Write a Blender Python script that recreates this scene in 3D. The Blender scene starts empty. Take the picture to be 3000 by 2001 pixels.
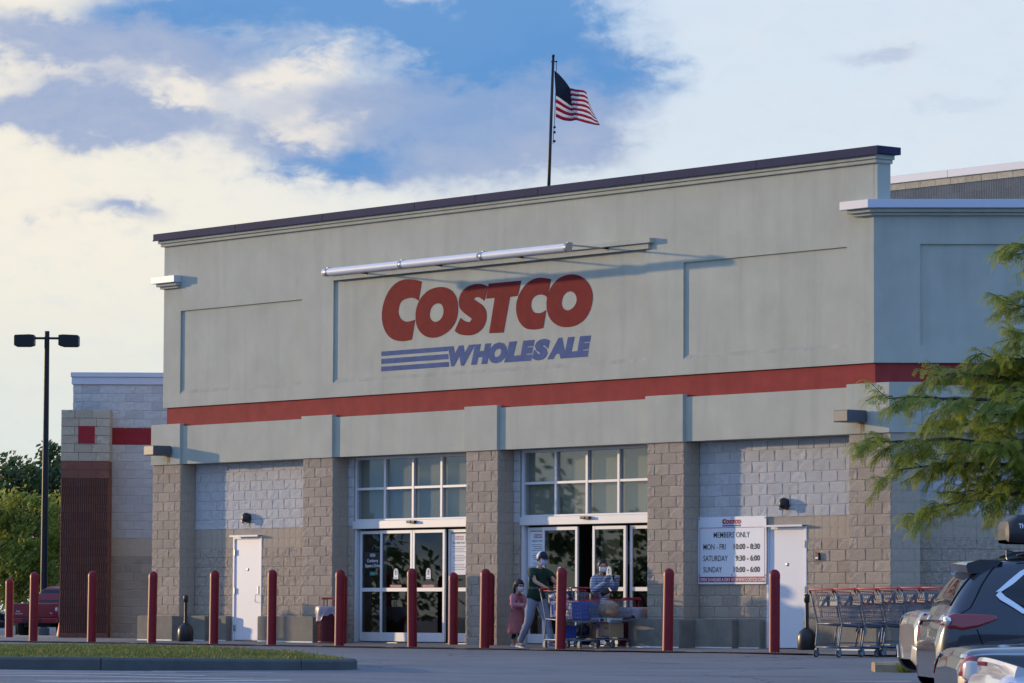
import bpy, bmesh, math, random
from mathutils import Vector, Matrix, Euler, noise as mnoise
random.seed(7)
R = math.radians
SC = bpy.context.scene
C = SC.collection

# ---------------------------------------------------------------- camera
CAM_H = 0.6187
cd = bpy.data.cameras.new('camera'); cam = bpy.data.objects.new('camera', cd); C.objects.link(cam)
cd.sensor_width = 36.0; cd.lens = 142.53; cd.clip_start = 0.5; cd.clip_end = 6000
cam.matrix_world = Matrix.Translation((0, 0, CAM_H)) @ Matrix.Rotation(R(90 + 3.8258), 4, 'X') @ Matrix.Rotation(R(0.2583), 4, 'Z')
SC.camera = cam

# ---------------------------------------------------------------- light and sky
SUN_AZ = 57.5          # degrees to the left of the view axis
SUN_EL = 7.0
sd = Vector((-math.sin(R(SUN_AZ)) * math.cos(R(SUN_EL)), math.cos(R(SUN_AZ)) * math.cos(R(SUN_EL)), math.sin(R(SUN_EL))))
sl = bpy.data.lights.new('sun', 'SUN'); sun = bpy.data.objects.new('sun', sl); C.objects.link(sun)
sl.energy = 2.0; sl.angle = R(1.0); sl.color = (1.0, 0.74, 0.44)
sun.rotation_euler = (-sd).to_track_quat('-Z', 'Y').to_euler()

SC.view_settings.view_transform = 'Standard'; SC.view_settings.look = 'None'
SC.view_settings.exposure = 0.86; SC.view_settings.gamma = 1.0
SC.view_settings.use_curve_mapping = False
SC.render.engine = 'CYCLES'
SC.cycles.max_bounces = 5; SC.cycles.transparent_max_bounces = 12
SC.cycles.use_denoising = True; SC.cycles.use_adaptive_sampling = True; SC.cycles.adaptive_threshold = .015
SC.cycles.caustics_reflective = False; SC.cycles.caustics_refractive = False

world = bpy.data.worlds.new('World'); SC.world = world; world.use_nodes = True
def build_world():
    nt = world.node_tree; N = nt.nodes; L = nt.links; N.clear()
    def nd(t, **k):
        n = N.new(t)
        for a, b in k.items(): setattr(n, a, b)
        return n
    def val(s, x):
        if isinstance(x, (int, float)): s.default_value = x
        else: L.new(x, s)
    def m(op, a, b=None, c=None, clamp=False):
        n = nd('ShaderNodeMath', operation=op, use_clamp=clamp)
        val(n.inputs[0], a)
        if b is not None: val(n.inputs[1], b)
        if c is not None: val(n.inputs[2], c)
        return n.outputs[0]
    def mix(f, a, b):
        n = nd('ShaderNodeMix', data_type='RGBA')
        val(n.inputs['Factor'], f)
        for s, x in ((n.inputs[6], a), (n.inputs[7], b)):
            if isinstance(x, tuple): s.default_value = (*x, 1)
            else: L.new(x, s)
        return n.outputs[2]
    def ramp(x, lo, hi):
        n = nd('ShaderNodeMapRange', interpolation_type='SMOOTHSTEP')
        val(n.inputs[0], x); n.inputs[1].default_value = lo; n.inputs[2].default_value = hi
        return n.outputs[0]
    tc = nd('ShaderNodeTexCoord')
    sep = nd('ShaderNodeSeparateXYZ'); L.new(tc.outputs['Generated'], sep.inputs[0])
    x, y, z = sep.outputs
    az = m('MULTIPLY', m('ARCTAN2', x, y), 57.29578)          # degrees, right of the view axis positive
    el = m('MULTIPLY', m('ARCSINE', z), 57.29578)
    comb = nd('ShaderNodeCombineXYZ'); L.new(az, comb.inputs[0]); L.new(m('MULTIPLY', el, 1.7), comb.inputs[1])
    def noise(scale, det=6, off=0.0, rough=.55, dist=0.0):
        mp = nd('ShaderNodeMapping'); mp.inputs['Location'].default_value = (off, off * .7, off * .3)
        L.new(comb.outputs[0], mp.inputs[0])
        n = nd('ShaderNodeTexNoise'); n.inputs['Scale'].default_value = scale; n.inputs['Detail'].default_value = det
        n.inputs['Roughness'].default_value = rough; n.inputs['Distortion'].default_value = dist
        L.new(mp.outputs[0], n.inputs['Vector'])
        return n.outputs['Fac']
    n1 = m('SUBTRACT', noise(.42, 4, 3.1), .5); n2 = m('SUBTRACT', noise(.42, 4, 17.7), .5)
    n3 = noise(1.0, 6, 31.0, .62, .5); n4 = noise(.22, 4, 8.0); n5 = noise(2.3, 5, 55.0, .62, .3); n6 = m('SUBTRACT', n5, .5)
    azw = m('ADD', az, m('ADD', m('MULTIPLY', n1, 3.0), m('MULTIPLY', n6, 1.1))); elw = m('ADD', el, m('ADD', m('MULTIPLY', n2, 1.7), m('MULTIPLY', n6, .55)))
    wv = nd('ShaderNodeCombineXYZ'); L.new(azw, wv.inputs[0]); L.new(elw, wv.inputs[1]); wv = wv.outputs[0]
    def G(a0, e0, sa, se, k=1.0): return (a0, e0, sa, se, k)
    def S(*gs):
        """sum of soft elliptical patches"""
        acc = 0.0
        for a0, e0, sa, se, k in gs:
            v1 = nd('ShaderNodeVectorMath', operation='MULTIPLY_ADD'); L.new(wv, v1.inputs[0])
            v1.inputs[1].default_value = (1 / sa, 1 / se, 0); v1.inputs[2].default_value = (-a0 / sa, -e0 / se, 0)
            v2 = nd('ShaderNodeVectorMath', operation='DOT_PRODUCT'); L.new(v1.outputs[0], v2.inputs[0]); L.new(v1.outputs[0], v2.inputs[1])
            acc = m('MULTIPLY_ADD', m('POWER', .36788, v2.outputs['Value']), k, acc)
        return acc
    # clear blue gaps between the clouds (azimuth, elevation in degrees)
    blue = S(G(-4.5, 8.5, 1.7, .38, .85), G(-1.1, 8.35, 2.5, .58, 1.1), G(.2, 8.0, 1.2, .50, 1.1), G(1.5, 7.4, .9, .42, .8), G(-2.4, 6.40, 1.25, .28, .85), G(-.6, 7.0, 1.5, .5, .50),
             G(9.5, 11.0, 3.0, 1.5, .8), G(-12.0, 12.0, 4.0, 2.0, .9))
    # blue-grey shaded cloud
    grey = S(G(-5.0, 7.95, 1.6, .5, .95), G(-6.0, 6.95, 1.7, .36, .95), G(-.8, 7.15, 2.0, .75, .95), G(-2.3, 6.6, 1.7, .48, .6), G(.8, 7.55, 1.0, .5, .7), G(-5.9, 5.6, .7, .25, .55), G(-6.9, 8.2, .7, .3, .5), G(5.1, 7.77, .8, .22, .28), G(.9, 6.6, 1.2, .3, .4), G(6.3, 7.2, .7, .18, .2))
    white = S(G(-4.4, 7.35, .5, .34, .85), G(-2.9, 7.68, .75, .30, .85), G(-2.8, 6.98, .75, .32, .7), G(-6.1, 7.5, .9, .13, .5))
    away = m('SUBTRACT', 1.0, m('MULTIPLY', ramp(m('ABSOLUTE', az), 10, 22), 1.0))       # 1 near the view, noise clouds take over further round
    high = ramp(el, 9, 16)
    nb = ramp(n4, .45, .62)                       # cloud gaps elsewhere in the sky
    blue = m('ADD', m('MULTIPLY', blue, away), m('MULTIPLY', nb, m('MAXIMUM', m('SUBTRACT', 1.0, away), high)))
    blue = m('MULTIPLY', blue, m('ADD', .50, m('MULTIPLY', n3, 1.05)))
    # base cloud colour: cream towards the sun, pale blue away from it
    t = ramp(m('ADD', az, m('MULTIPLY', el, .55)), -4, 7)
    warm = mix(ramp(el, 2.2, 5.5), (.80, .84, .80), (.98, .915, .78))
    cool = mix(ramp(el, 3.0, 8.6), (.80, .86, .88), (.72, .82, .93))
    base = mix(t, warm, cool)
    base = mix(m('MULTIPLY', ramp(n5, .45, .75), .16), base, (.60, .70, .86))
    base = mix(m('MULTIPLY', ramp(n3, .52, .8), .18), base, (.95, .82, .76))
    gm = m('MULTIPLY', ramp(m('MULTIPLY', grey, m('ADD', .35, m('MULTIPLY', n3, 1.3))), .03, .62), .92)
    c = mix(gm, base, mix(n5, (.24, .36, .63), (.47, .52, .68)))
    c = mix(m('MULTIPLY', ramp(blue, .05, 1.05), .95), c, (.115, .31, .66))
    c = mix(m('MULTIPLY', ramp(m('MULTIPLY', white, m('ADD', .35, n3)), .15, .75), .9), c, (.95, .88, .79))
    # blue haze in the half of the sky away from the sun and overhead
    bk = m('MAXIMUM', ramp(m('ABSOLUTE', m('SUBTRACT', az, -30.0)), 50, 105), ramp(el, 14, 34))
    c = mix(m('MULTIPLY', bk, .9), c, (.36, .64, 1.30))
    sky = nd('ShaderNodeTexSky'); sky.sky_type = 'NISHITA'; sky.sun_disc = False
    sky.sun_elevation = R(SUN_EL); sky.sun_rotation = R(-SUN_AZ); sky.altitude = 300; sky.dust_density = .4; sky.ozone_density = 5.0
    b1 = nd('ShaderNodeBackground'); L.new(sky.outputs[0], b1.inputs[0]); b1.inputs[1].default_value = .15
    # the deck of broken cloud in front of the clear sky, thinning towards the zenith and away from the sun
    b2 = nd('ShaderNodeBackground'); L.new(c, b2.inputs[0]); b2.inputs[1].default_value = .525
    cover = m('SUBTRACT', .97, m('MULTIPLY', bk, .17))
    ms = nd('ShaderNodeMixShader'); L.new(cover, ms.inputs[0]); L.new(b1.outputs[0], ms.inputs[1]); L.new(b2.outputs[0], ms.inputs[2])
    out = nd('ShaderNodeOutputWorld'); L.new(ms.outputs[0], out.inputs[0])
build_world()
world.cycles.sampling_method = 'MANUAL'; world.cycles.sample_map_resolution = 384

# ---------------------------------------------------------------- materials
MATS = {}
def mat(name, col, rough=.7, metal=0.0, var=0.0, vscale=6.0, bump=0.0, bscale=60.0, spec=.5, col2=None, streak=0.0, coat=0.0, stretch=(1, 1, 1), grime=None):
    """Principled material: noise between col and col2 (or +-var), optional fine bump and vertical streaks."""
    if name in MATS: return MATS[name]
    m = bpy.data.materials.new(name); m.use_nodes = True; nt = m.node_tree; N = nt.nodes; L = nt.links
    b = N['Principled BSDF']; b.inputs['Roughness'].default_value = rough; b.inputs['Metallic'].default_value = metal
    b.inputs['Specular IOR Level'].default_value = spec; b.inputs['Coat Weight'].default_value = coat
    if coat: b.inputs['Coat Roughness'].default_value = .04
    b.inputs['Base Color'].default_value = (*col, 1)
    if var or bump or col2 or streak or grime:
        tc = N.new('ShaderNodeTexCoord'); mp = N.new('ShaderNodeMapping'); mp.inputs['Scale'].default_value = stretch
        L.new(tc.outputs['Object'], mp.inputs[0]); V = mp.outputs[0]
    if var or col2 or streak or grime:
        n = N.new('ShaderNodeTexNoise'); n.inputs['Scale'].default_value = vscale; n.inputs['Detail'].default_value = 6; n.inputs['Roughness'].default_value = .6
        L.new(V, n.inputs['Vector'])
        mr = N.new('ShaderNodeMapRange'); mr.inputs[1].default_value = .3; mr.inputs[2].default_value = .7
        L.new(n.outputs['Fac'], mr.inputs[0])
        mx = N.new('ShaderNodeMix'); mx.data_type = 'RGBA'
        c2 = col2 or tuple(c * (1 + var) for c in col); c1 = col if col2 else tuple(c * (1 - var) for c in col)
        mx.inputs[6].default_value = (*c1, 1); mx.inputs[7].default_value = (*c2, 1)
        L.new(mr.outputs[0], mx.inputs['Factor']); outc = mx.outputs[2]
        if streak:
            mp2 = N.new('ShaderNodeMapping'); mp2.inputs['Scale'].default_value = (3.6, 3.6, .30); L.new(tc.outputs['Object'], mp2.inputs[0])
            n2 = N.new('ShaderNodeTexNoise'); n2.inputs['Scale'].default_value = 1.0; n2.inputs['Detail'].default_value = 4; L.new(mp2.outputs[0], n2.inputs['Vector'])
            mr2 = N.new('ShaderNodeMapRange'); mr2.inputs[1].default_value = .48; mr2.inputs[2].default_value = .78; mr2.inputs[4].default_value = streak
            L.new(n2.outputs['Fac'], mr2.inputs[0])
            mx2 = N.new('ShaderNodeMix'); mx2.data_type = 'RGBA'; L.new(mr2.outputs[0], mx2.inputs['Factor']); L.new(outc, mx2.inputs[6])
            mx2.inputs[7].default_value = (*(c * .55 for c in col), 1); outc = mx2.outputs[2]
        if grime:
            gcol, gsc, gamt = grime
            n3 = N.new('ShaderNodeTexNoise'); n3.inputs['Scale'].default_value = gsc; n3.inputs['Detail'].default_value = 8; n3.inputs['Roughness'].default_value = .7; L.new(tc.outputs['Object'], n3.inputs['Vector'])
            mr3 = N.new('ShaderNodeMapRange'); mr3.inputs[1].default_value = .52; mr3.inputs[2].default_value = .72; mr3.inputs[4].default_value = gamt; L.new(n3.outputs['Fac'], mr3.inputs[0])
            mx3 = N.new('ShaderNodeMix'); mx3.data_type = 'RGBA'; L.new(mr3.outputs[0], mx3.inputs['Factor']); L.new(outc, mx3.inputs[6]); mx3.inputs[7].default_value = (*gcol, 1); outc = mx3.outputs[2]
        L.new(outc, b.inputs['Base Color'])
    if bump:
        n = N.new('ShaderNodeTexNoise'); n.inputs['Scale'].default_value = bscale; n.inputs['Detail'].default_value = 8; n.inputs['Roughness'].default_value = .65
        L.new(V, n.inputs['Vector'])
        bp = N.new('ShaderNodeBump'); bp.inputs['Strength'].default_value = 1.0; bp.inputs['Distance'].default_value = bump
        L.new(n.outputs['Fac'], bp.inputs['Height']); L.new(bp.outputs[0], b.inputs['Normal'])
    MATS[name] = m
    return m
def random_tint(m, amount=.12):
    """vary a material's value from object to object (each block a little lighter or darker)."""
    nt = m.node_tree; N = nt.nodes; L = nt.links; b = N['Principled BSDF']
    lk = b.inputs['Base Color'].links
    oi = N.new('ShaderNodeObjectInfo'); mr = N.new('ShaderNodeMapRange'); mr.inputs[3].default_value = 1 - amount; mr.inputs[4].default_value = 1 + amount
    L.new(oi.outputs['Random'], mr.inputs[0])
    mx = N.new('ShaderNodeMix'); mx.data_type = 'RGBA'; mx.blend_type = 'MULTIPLY'; mx.inputs['Factor'].default_value = 1
    if lk: L.new(lk[0].from_socket, mx.inputs[6])
    else: mx.inputs[6].default_value = b.inputs['Base Color'].default_value
    L.new(mr.outputs[0], mx.inputs[7]); L.new(mx.outputs[2], b.inputs['Base Color'])
    return m
def glass(name, tint=(.8, .85, .85), rough=.02, spec_mix=.16):
    m = bpy.data.materials.new(name); m.use_nodes = True; nt = m.node_tree; N = nt.nodes; L = nt.links; N.clear()
    o = N.new('ShaderNodeOutputMaterial'); t = N.new('ShaderNodeBsdfTransparent'); t.inputs[0].default_value = (*tint, 1)
    g = N.new('ShaderNodeBsdfGlossy'); g.inputs['Roughness'].default_value = rough
    lw = N.new('ShaderNodeLayerWeight'); lw.inputs[0].default_value = .5
    pw = N.new('ShaderNodeMath'); pw.operation = 'POWER'; pw.inputs[1].default_value = 5.0; L.new(lw.outputs['Facing'], pw.inputs[0])
    ad = N.new('ShaderNodeMath'); ad.operation = 'MULTIPLY_ADD'; ad.inputs[1].default_value = .9; ad.inputs[2].default_value = spec_mix; L.new(pw.outputs[0], ad.inputs[0])
    mx = N.new('ShaderNodeMixShader'); L.new(ad.outputs[0], mx.inputs[0]); L.new(t.outputs[0], mx.inputs[1]); L.new(g.outputs[0], mx.inputs[2])
    L.new(mx.outputs[0], o.inputs[0]); MATS[name] = m
    return m

# ---------------------------------------------------------------- mesh building
class MB:
    """collects shapes for ONE mesh; mi = material index of what is added next"""
    def __init__(s): s.v = []; s.f = []; s.m = []; s.mi = 0
    def add(s, vs, fs):
        o = len(s.v); s.v += [tuple(p) for p in vs]
        for f in fs: s.f.append(tuple(o + i for i in f)); s.m.append(s.mi)
        return s
    def box(s, x0, x1, y0, y1, z0, z1):
        return s.add([(x0, y0, z0), (x1, y0, z0), (x1, y1, z0), (x0, y1, z0), (x0, y0, z1), (x1, y0, z1), (x1, y1, z1), (x0, y1, z1)],
                     [(0, 3, 2, 1), (4, 5, 6, 7), (0, 1, 5, 4), (1, 2, 6, 5), (2, 3, 7, 6), (3, 0, 4, 7)])
    def obox(s, c, ax, hx, hy, hz):
        """oriented box: centre, 3x3 matrix (columns are axes), half sizes"""
        vs = [Vector(c) + ax @ Vector((a * hx, b * hy, d * hz)) for d in (-1, 1) for a, b in ((-1, -1), (1, -1), (1, 1), (-1, 1))]
        return s.add(vs, [(0, 3, 2, 1), (4, 5, 6, 7), (0, 1, 5, 4), (1, 2, 6, 5), (2, 3, 7, 6), (3, 0, 4, 7)])
    def tube(s, pts, r, n=8, caps=True, closed=False):
        pts = [Vector(p) for p in pts]; k = len(pts); rs = r if isinstance(r, (list, tuple)) else [r] * k
        rings = []; prev = None
        for i, p in enumerate(pts):
            if closed: t = pts[(i + 1) % k] - pts[i - 1]
            else: t = pts[min(i + 1, k - 1)] - pts[max(i - 1, 0)]
            t.normalize()
            if prev is None:
                a = Vector((0, 0, 1)) if abs(t.z) < .9 else Vector((1, 0, 0))
                e1 = t.cross(a).normalized()
            else:
                e1 = (prev - t * prev.dot(t)); e1 = e1.normalized() if e1.length > 1e-6 else t.orthogonal().normalized()
            prev = e1; e2 = t.cross(e1)
            rings.append([p + (e1 * math.cos(2 * math.pi * j / n) + e2 * math.sin(2 * math.pi * j / n)) * rs[i] for j in range(n)])
        vs = [q for rg in rings for q in rg]; fs = []
        for i in range(k - (0 if closed else 1)):
            a, b = i * n, ((i + 1) % k) * n
            for j in range(n): fs.append((a + j, a + (j + 1) % n, b + (j + 1) % n, b + j))
        if caps and not closed: fs.append(tuple(reversed(range(n)))); fs.append(tuple((k - 1) * n + j for j in range(n)))
        return s.add(vs, fs)
    def lathe(s, prof, c=(0, 0, 0), n=20, sx=1.0, sy=1.0):
        """profile [(r,z)...] about a vertical axis through c"""
        vs = []; fs = []; k = len(prof)
        for r, z in prof:
            for j in range(n):
                a = 2 * math.pi * j / n; vs.append((c[0] + r * sx * math.cos(a), c[1] + r * sy * math.sin(a), c[2] + z))
        for i in range(k - 1):
            for j in range(n): fs.append((i * n + j, i * n + (j + 1) % n, (i + 1) * n + (j + 1) % n, (i + 1) * n + j))
        fs.append(tuple(reversed(range(n)))); fs.append(tuple((k - 1) * n + j for j in range(n)))
        return s.add(vs, fs)
    def wheel(s, prof, c, ax, n=24):
        """profile [(r, t)...] about an axis direction ax through c"""
        ax = Vector(ax).normalized(); e1 = ax.orthogonal().normalized(); e2 = ax.cross(e1); vs = []; fs = []; k = len(prof)
        for r, t in prof:
            for j in range(n):
                a = 2 * math.pi * j / n; vs.append(Vector(c) + ax * t + (e1 * math.cos(a) + e2 * math.sin(a)) * r)
        for i in range(k - 1):
            for j in range(n): fs.append((i * n + j, i * n + (j + 1) % n, (i + 1) * n + (j + 1) % n, (i + 1) * n + j))
        fs.append(tuple(reversed(range(n)))); fs.append(tuple((k - 1) * n + j for j in range(n)))
        return s.add(vs, fs)
    def ball(s, c, rx, ry=None, rz=None, n=14, k=8):
        ry = ry or rx; rz = rz or rx
        prof = [(max(1e-4, math.sin(math.pi * i / k)), -math.cos(math.pi * i / k)) for i in range(k + 1)]
        vs = []; fs = []
        for r, z in prof:
            for j in range(n):
                a = 2 * math.pi * j / n; vs.append((c[0] + rx * r * math.cos(a), c[1] + ry * r * math.sin(a), c[2] + rz * z))
        for i in range(k):
            for j in range(n): fs.append((i * n + j, i * n + (j + 1) % n, (i + 1) * n + (j + 1) % n, (i + 1) * n + j))
        return s.add(vs, fs)
    def prism(s, poly, y0, y1):
        """polygon in x,z extruded from y0 (front) to y1; counter-clockwise seen from -y"""
        n = len(poly); vs = [(x, y0, z) for x, z in poly] + [(x, y1, z) for x, z in poly]
        fs = [tuple(range(n)), tuple(reversed(range(n, 2 * n)))] + [(i, n + i, n + (i + 1) % n, (i + 1) % n) for i in range(n)]
        return s.add(vs, fs)
    def grid(s, rows):
        """rows of points -> quads"""
        n = len(rows[0]); vs = [p for r in rows for p in r]; fs = []
        for i in range(len(rows) - 1):
            for j in range(n - 1): fs.append((i * n + j, i * n + j + 1, (i + 1) * n + j + 1, (i + 1) * n + j))
        return s.add(vs, fs)
    def mesh(s, name, mats, smooth=False):
        me = bpy.data.meshes.new(name); me.from_pydata(s.v, [], s.f)
        for m in (mats if isinstance(mats, (list, tuple)) else [mats]): me.materials.append(m)
        me.polygons.foreach_set('material_index', s.m)
        if smooth: me.polygons.foreach_set('use_smooth', [True] * len(me.polygons))
        me.update(); return me
    def obj(s, name, mats, parent=None, loc=(0, 0, 0), rot=(0, 0, 0), smooth=False, bevel=0.0, seg=2, sharp=None, subsurf=0, fix=True):
        me = s.mesh(name, mats, smooth or bool(subsurf))
        if fix:
            bm = bmesh.new(); bm.from_mesh(me); bmesh.ops.recalc_face_normals(bm, faces=bm.faces[:]); bm.to_mesh(me); bm.free()
        return link(name, me, parent, loc, rot, bevel, seg, sharp, subsurf)
def link(name, me, parent=None, loc=(0, 0, 0), rot=(0, 0, 0), bevel=0.0, seg=2, sharp=None, subsurf=0):
    o = bpy.data.objects.new(name, me); C.objects.link(o)
    o.location = loc; o.rotation_euler = rot
    if parent is not None: o.parent = parent
    if bevel:
        md = o.modifiers.new('bevel', 'BEVEL'); md.width = bevel; md.segments = seg; md.limit_method = 'ANGLE'; md.angle_limit = R(35)
    if subsurf:
        md = o.modifiers.new('sub', 'SUBSURF'); md.levels = subsurf; md.render_levels = subsurf
    if sharp is not None:
        try: me.set_sharp_from_angle(angle=R(sharp))
        except Exception: pass
    return o
def thing(name, label, cat, loc=(0, 0, 0), rotz=0.0, group=None):
    o = bpy.data.objects.new(name, None); C.objects.link(o); o.empty_display_size = .2
    o.location = loc; o.rotation_euler = (0, 0, rotz)
    return tag(o, label, cat, group)
def tag(o, label=None, cat=None, group=None, kind=None):
    if label: o['label'] = label
    if cat: o['category'] = cat
    if group: o['group'] = group
    if kind: o['kind'] = kind
    return o
def children(o): return [c for c in bpy.data.objects if c.parent == o]
def dup(root, loc, rotz, label=None, tilt=None):
    kids = {}
    for c in bpy.data.objects:
        if c.parent: kids.setdefault(c.parent.name, []).append(c)
    def cp(o, par):
        c = o.copy(); C.objects.link(c); c.parent = par
        for k in kids.get(o.name, []): cp(k, c)
        return c
    r = cp(root, None); r.location = loc; r.rotation_euler = (0, 0, rotz)
    if label: r['label'] = label
    return r
def text_mesh(s, size, mats, width=None, bold=0.0, shear=0.0, depth=.002, align='LEFT', spacing=1.0):
    """lettering standing in the x,z plane, facing -y; height = cap height size"""
    cu = bpy.data.curves.new('lettering', 'FONT'); cu.body = s; cu.size = 1.0; cu.offset = bold; cu.shear = shear; cu.extrude = 0.5
    cu.align_x = 'LEFT'; cu.space_character = spacing; cu.resolution_u = 3
    ob = bpy.data.objects.new('lettering', cu); C.objects.link(ob)
    bpy.context.view_layer.update()
    me = bpy.data.meshes.new_from_object(ob.evaluated_get(bpy.context.evaluated_depsgraph_get()))
    bpy.data.objects.remove(ob); bpy.data.curves.remove(cu)
    xs = [v.co.x for v in me.vertices]
    if not xs: return me
    x0, x1 = min(xs), max(xs); cap = .72 + 2 * bold
    k = size / cap; kx = (width / (x1 - x0)) if width else k
    shift = {'LEFT': 0, 'CENTER': (x1 - x0) / 2, 'RIGHT': x1 - x0}[align]
    for v in me.vertices:
        x, y, z = v.co; v.co = ((x - x0 - shift) * kx, (-z) * depth, (y + bold) * k)
    me.materials.clear(); me.materials.append(mats)
    me.update(); return me

# ---------------------------------------------------------------- the place: frames and ground heights
X0, Y0, TH, PH = 6.294, 70.3417, R(50.891), R(-2.2262)
EX = Vector((math.cos(TH), -math.sin(TH), 0)); EY = Vector((math.sin(TH), math.cos(TH), 0))
def F(u, v, z=0.0):
    """entrance front: u to the right along it, v inwards, z up -> world"""
    return Vector((X0, Y0, 0)) + EX * u + EY * v + Vector((0, 0, z))
def fv(x, y): return (x - X0) * EY.x + (y - Y0) * EY.y
def ground_z(x, y):
    v = fv(x, y); w = max(0.0, -v - 2.0)
    t = min(1.0, max(0.0, (x + 5.5) / 10.5)); t2 = min(1.0, max(0, w / 60))
    z = -.055 - (.006 + .011 * t) * min(w, 60) - (.00036 * t) * min(w, 40) ** 2 * (1 - .3 * t2)
    far = max(0.0, y - 96); z -= min(.22, far * .0055)
    return z
# ---------------------------------------------------------------- setting: ground
M_ASPH = mat('asphalt', (.19, .187, .188), .80, var=.18, vscale=.7, bump=.006, bscale=90, spec=.35, grime=((.115, .115, .118), .35, .7))
M_APRON = mat('apron_concrete', (.21, .19, .165), .85, var=.14, vscale=1.2, bump=.003, bscale=60, grime=((.11, .10, .095), .8, .6))
M_GRASSSOIL = mat('turf_soil', (.075, .085, .03), .95, var=.3, vscale=4)
def crack_asphalt():
    nt = M_ASPH.node_tree; N = nt.nodes; L = nt.links; b = N['Principled BSDF']; src = b.inputs['Base Color'].links[0].from_socket
    tc = N.new('ShaderNodeTexCoord'); nz = N.new('ShaderNodeTexNoise'); nz.inputs['Scale'].default_value = .5; nz.inputs['Detail'].default_value = 5; L.new(tc.outputs['Object'], nz.inputs['Vector'])
    ad = N.new('ShaderNodeVectorMath'); ad.operation = 'MULTIPLY_ADD'; ad.inputs[1].default_value = (3, 3, 0); L.new(nz.outputs['Color'], ad.inputs[0]); L.new(tc.outputs['Object'], ad.inputs[2])
    vo = N.new('ShaderNodeTexVoronoi'); vo.feature = 'DISTANCE_TO_EDGE'; vo.inputs['Scale'].default_value = .16; L.new(ad.outputs[0], vo.inputs['Vector'])
    mr = N.new('ShaderNodeMapRange'); mr.inputs[1].default_value = .0; mr.inputs[2].default_value = .008; mr.inputs[3].default_value = .75; mr.inputs[4].default_value = 0; L.new(vo.outputs['Distance'], mr.inputs[0])
    mx = N.new('ShaderNodeMix'); mx.data_type = 'RGBA'; L.new(mr.outputs[0], mx.inputs['Factor']); L.new(src, mx.inputs[6]); mx.inputs[7].default_value = (.03, .03, .033, 1); L.new(mx.outputs[2], b.inputs['Base Color'])
crack_asphalt()
def build_ground():
    xs = [-900, -400, -200, -120] + [-80 + 4 * i for i in range(41)] + [120, 200, 400, 900]
    ys = [-60, -20] + [2 * i for i in range(75)] + [160, 180, 220, 300, 500, 900, 2000, 4000]
    mb = MB(); mb.grid([[(x, y, ground_z(x, y) - .004) for x in xs] for y in ys])
    o = mb.obj('parking_lot', M_ASPH, smooth=True); tag(o, 'dark grey asphalt parking lot in front of the store', kind='structure')
    # concrete apron along the entrance, from the wall to just past the bollards
    us = [-40 + i * 2 for i in range(22)] + [4]
    mb = MB(); mb.grid([[tuple(F(u, v, z)) for u in us] for v, z in ((-2.35, -.050), (-1.2, -.036), (-.5, -.012), (.45, -.002), (5.2, .0))])
    o = mb.obj('pavement', M_APRON, smooth=True); tag(o, 'tan concrete pavement strip along the storefront', kind='structure')
    # front edge of the slab
build_ground()

# ---------------------------------------------------------------- materials of the buildings
M_STUCCO = mat('stucco', (.505, .505, .41), .9, var=.085, vscale=1.1, bump=.004, bscale=220, spec=.2, streak=.22, grime=((.405, .40, .325), .7, .35))
M_RED = mat('red_paint_stucco', (.32, .048, .042), .85, var=.14, vscale=3.0, bump=.004, bscale=200, spec=.2, streak=.25)
M_SILL = mat('weathered_stucco_sill', (.44, .42, .345), .92, var=.14, vscale=2.5, bump=.004, bscale=200, spec=.2, streak=.35)
M_REDSIGN = mat('sign_red_paint', (.21, .020, .020), .85, var=.14, vscale=5, bump=.004, bscale=200, spec=.2)
M_BLUESIGN = mat('sign_blue_paint', (.085, .125, .27), .85, var=.16, vscale=5, bump=.004, bscale=200, spec=.2)
M_COPE = mat('dark_metal_coping', (.046, .048, .092), .75, .0, var=.12, vscale=.8, spec=.08)
M_COPEW = mat('white_metal_coping', (.62, .62, .66), .45, .1)
M_TAN = random_tint(mat('tan_split_block', (.49, .40, .305), .95, var=.25, vscale=16, bump=.020, bscale=26, spec=.15), .10)
M_TANSM = random_tint(mat('tan_smooth_block', (.50, .41, .305), .9, var=.08, vscale=16, bump=.002, bscale=90, spec=.2), .07)
M_WHITEB = random_tint(mat('white_painted_block', (.60, .585, .555), .85, var=.10, vscale=12, bump=.020, bscale=26, spec=.2), .05)
M_BROWN = random_tint(mat('brown_fluted_block', (.21, .095, .07), .9, var=.2, vscale=14, bump=.006, bscale=50, spec=.15), .12)
M_GREYRIB = random_tint(mat('grey_fluted_block', (.31, .29, .26), .9, var=.2, vscale=9, bump=.006, bscale=50, spec=.15), .10)
M_LIGHTB = random_tint(mat('cream_split_block', (.50, .43, .32), .9, var=.16, vscale=12, bump=.010, bscale=34, spec=.15), .08)
M_REDB = random_tint(mat('red_painted_block', (.30, .012, .020), .75, var=.08, bump=.004, bscale=50), .05)
M_MORT = mat('mortar', (.40, .335, .26), .95, var=.1, bump=.003, bscale=80)
M_MORTW = mat('white_mortar', (.56, .55, .54), .9, var=.06)
M_MORTD = mat('brown_mortar', (.07, .04, .032), .95)
M_PLINTH = mat('plinth_concrete', (.235, .205, .16), .9, var=.16, vscale=3, bump=.004, bscale=50, grime=((.115, .115, .11), 1.8, .6))
M_ALU = mat('white_aluminium', (.72, .71, .70), .35, .15)
M_WDOOR = mat('white_door_paint', (.78, .77, .78), .4, var=.02, vscale=2)
M_DARK = mat('black_rubber', (.015, .015, .017), .6)
M_BLACKP = mat('black_plastic', (.018, .018, .020), .45, var=.1)
M_STEEL = mat('steel', (.42, .42, .43), .35, .9)
M_PANEL = mat('grey_spandrel_film', (.40, .40, .33), .7, var=.06, vscale=1.5)
M_VEST = mat('vestibule_block', (.10, .075, .05), .8, var=.1)
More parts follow.
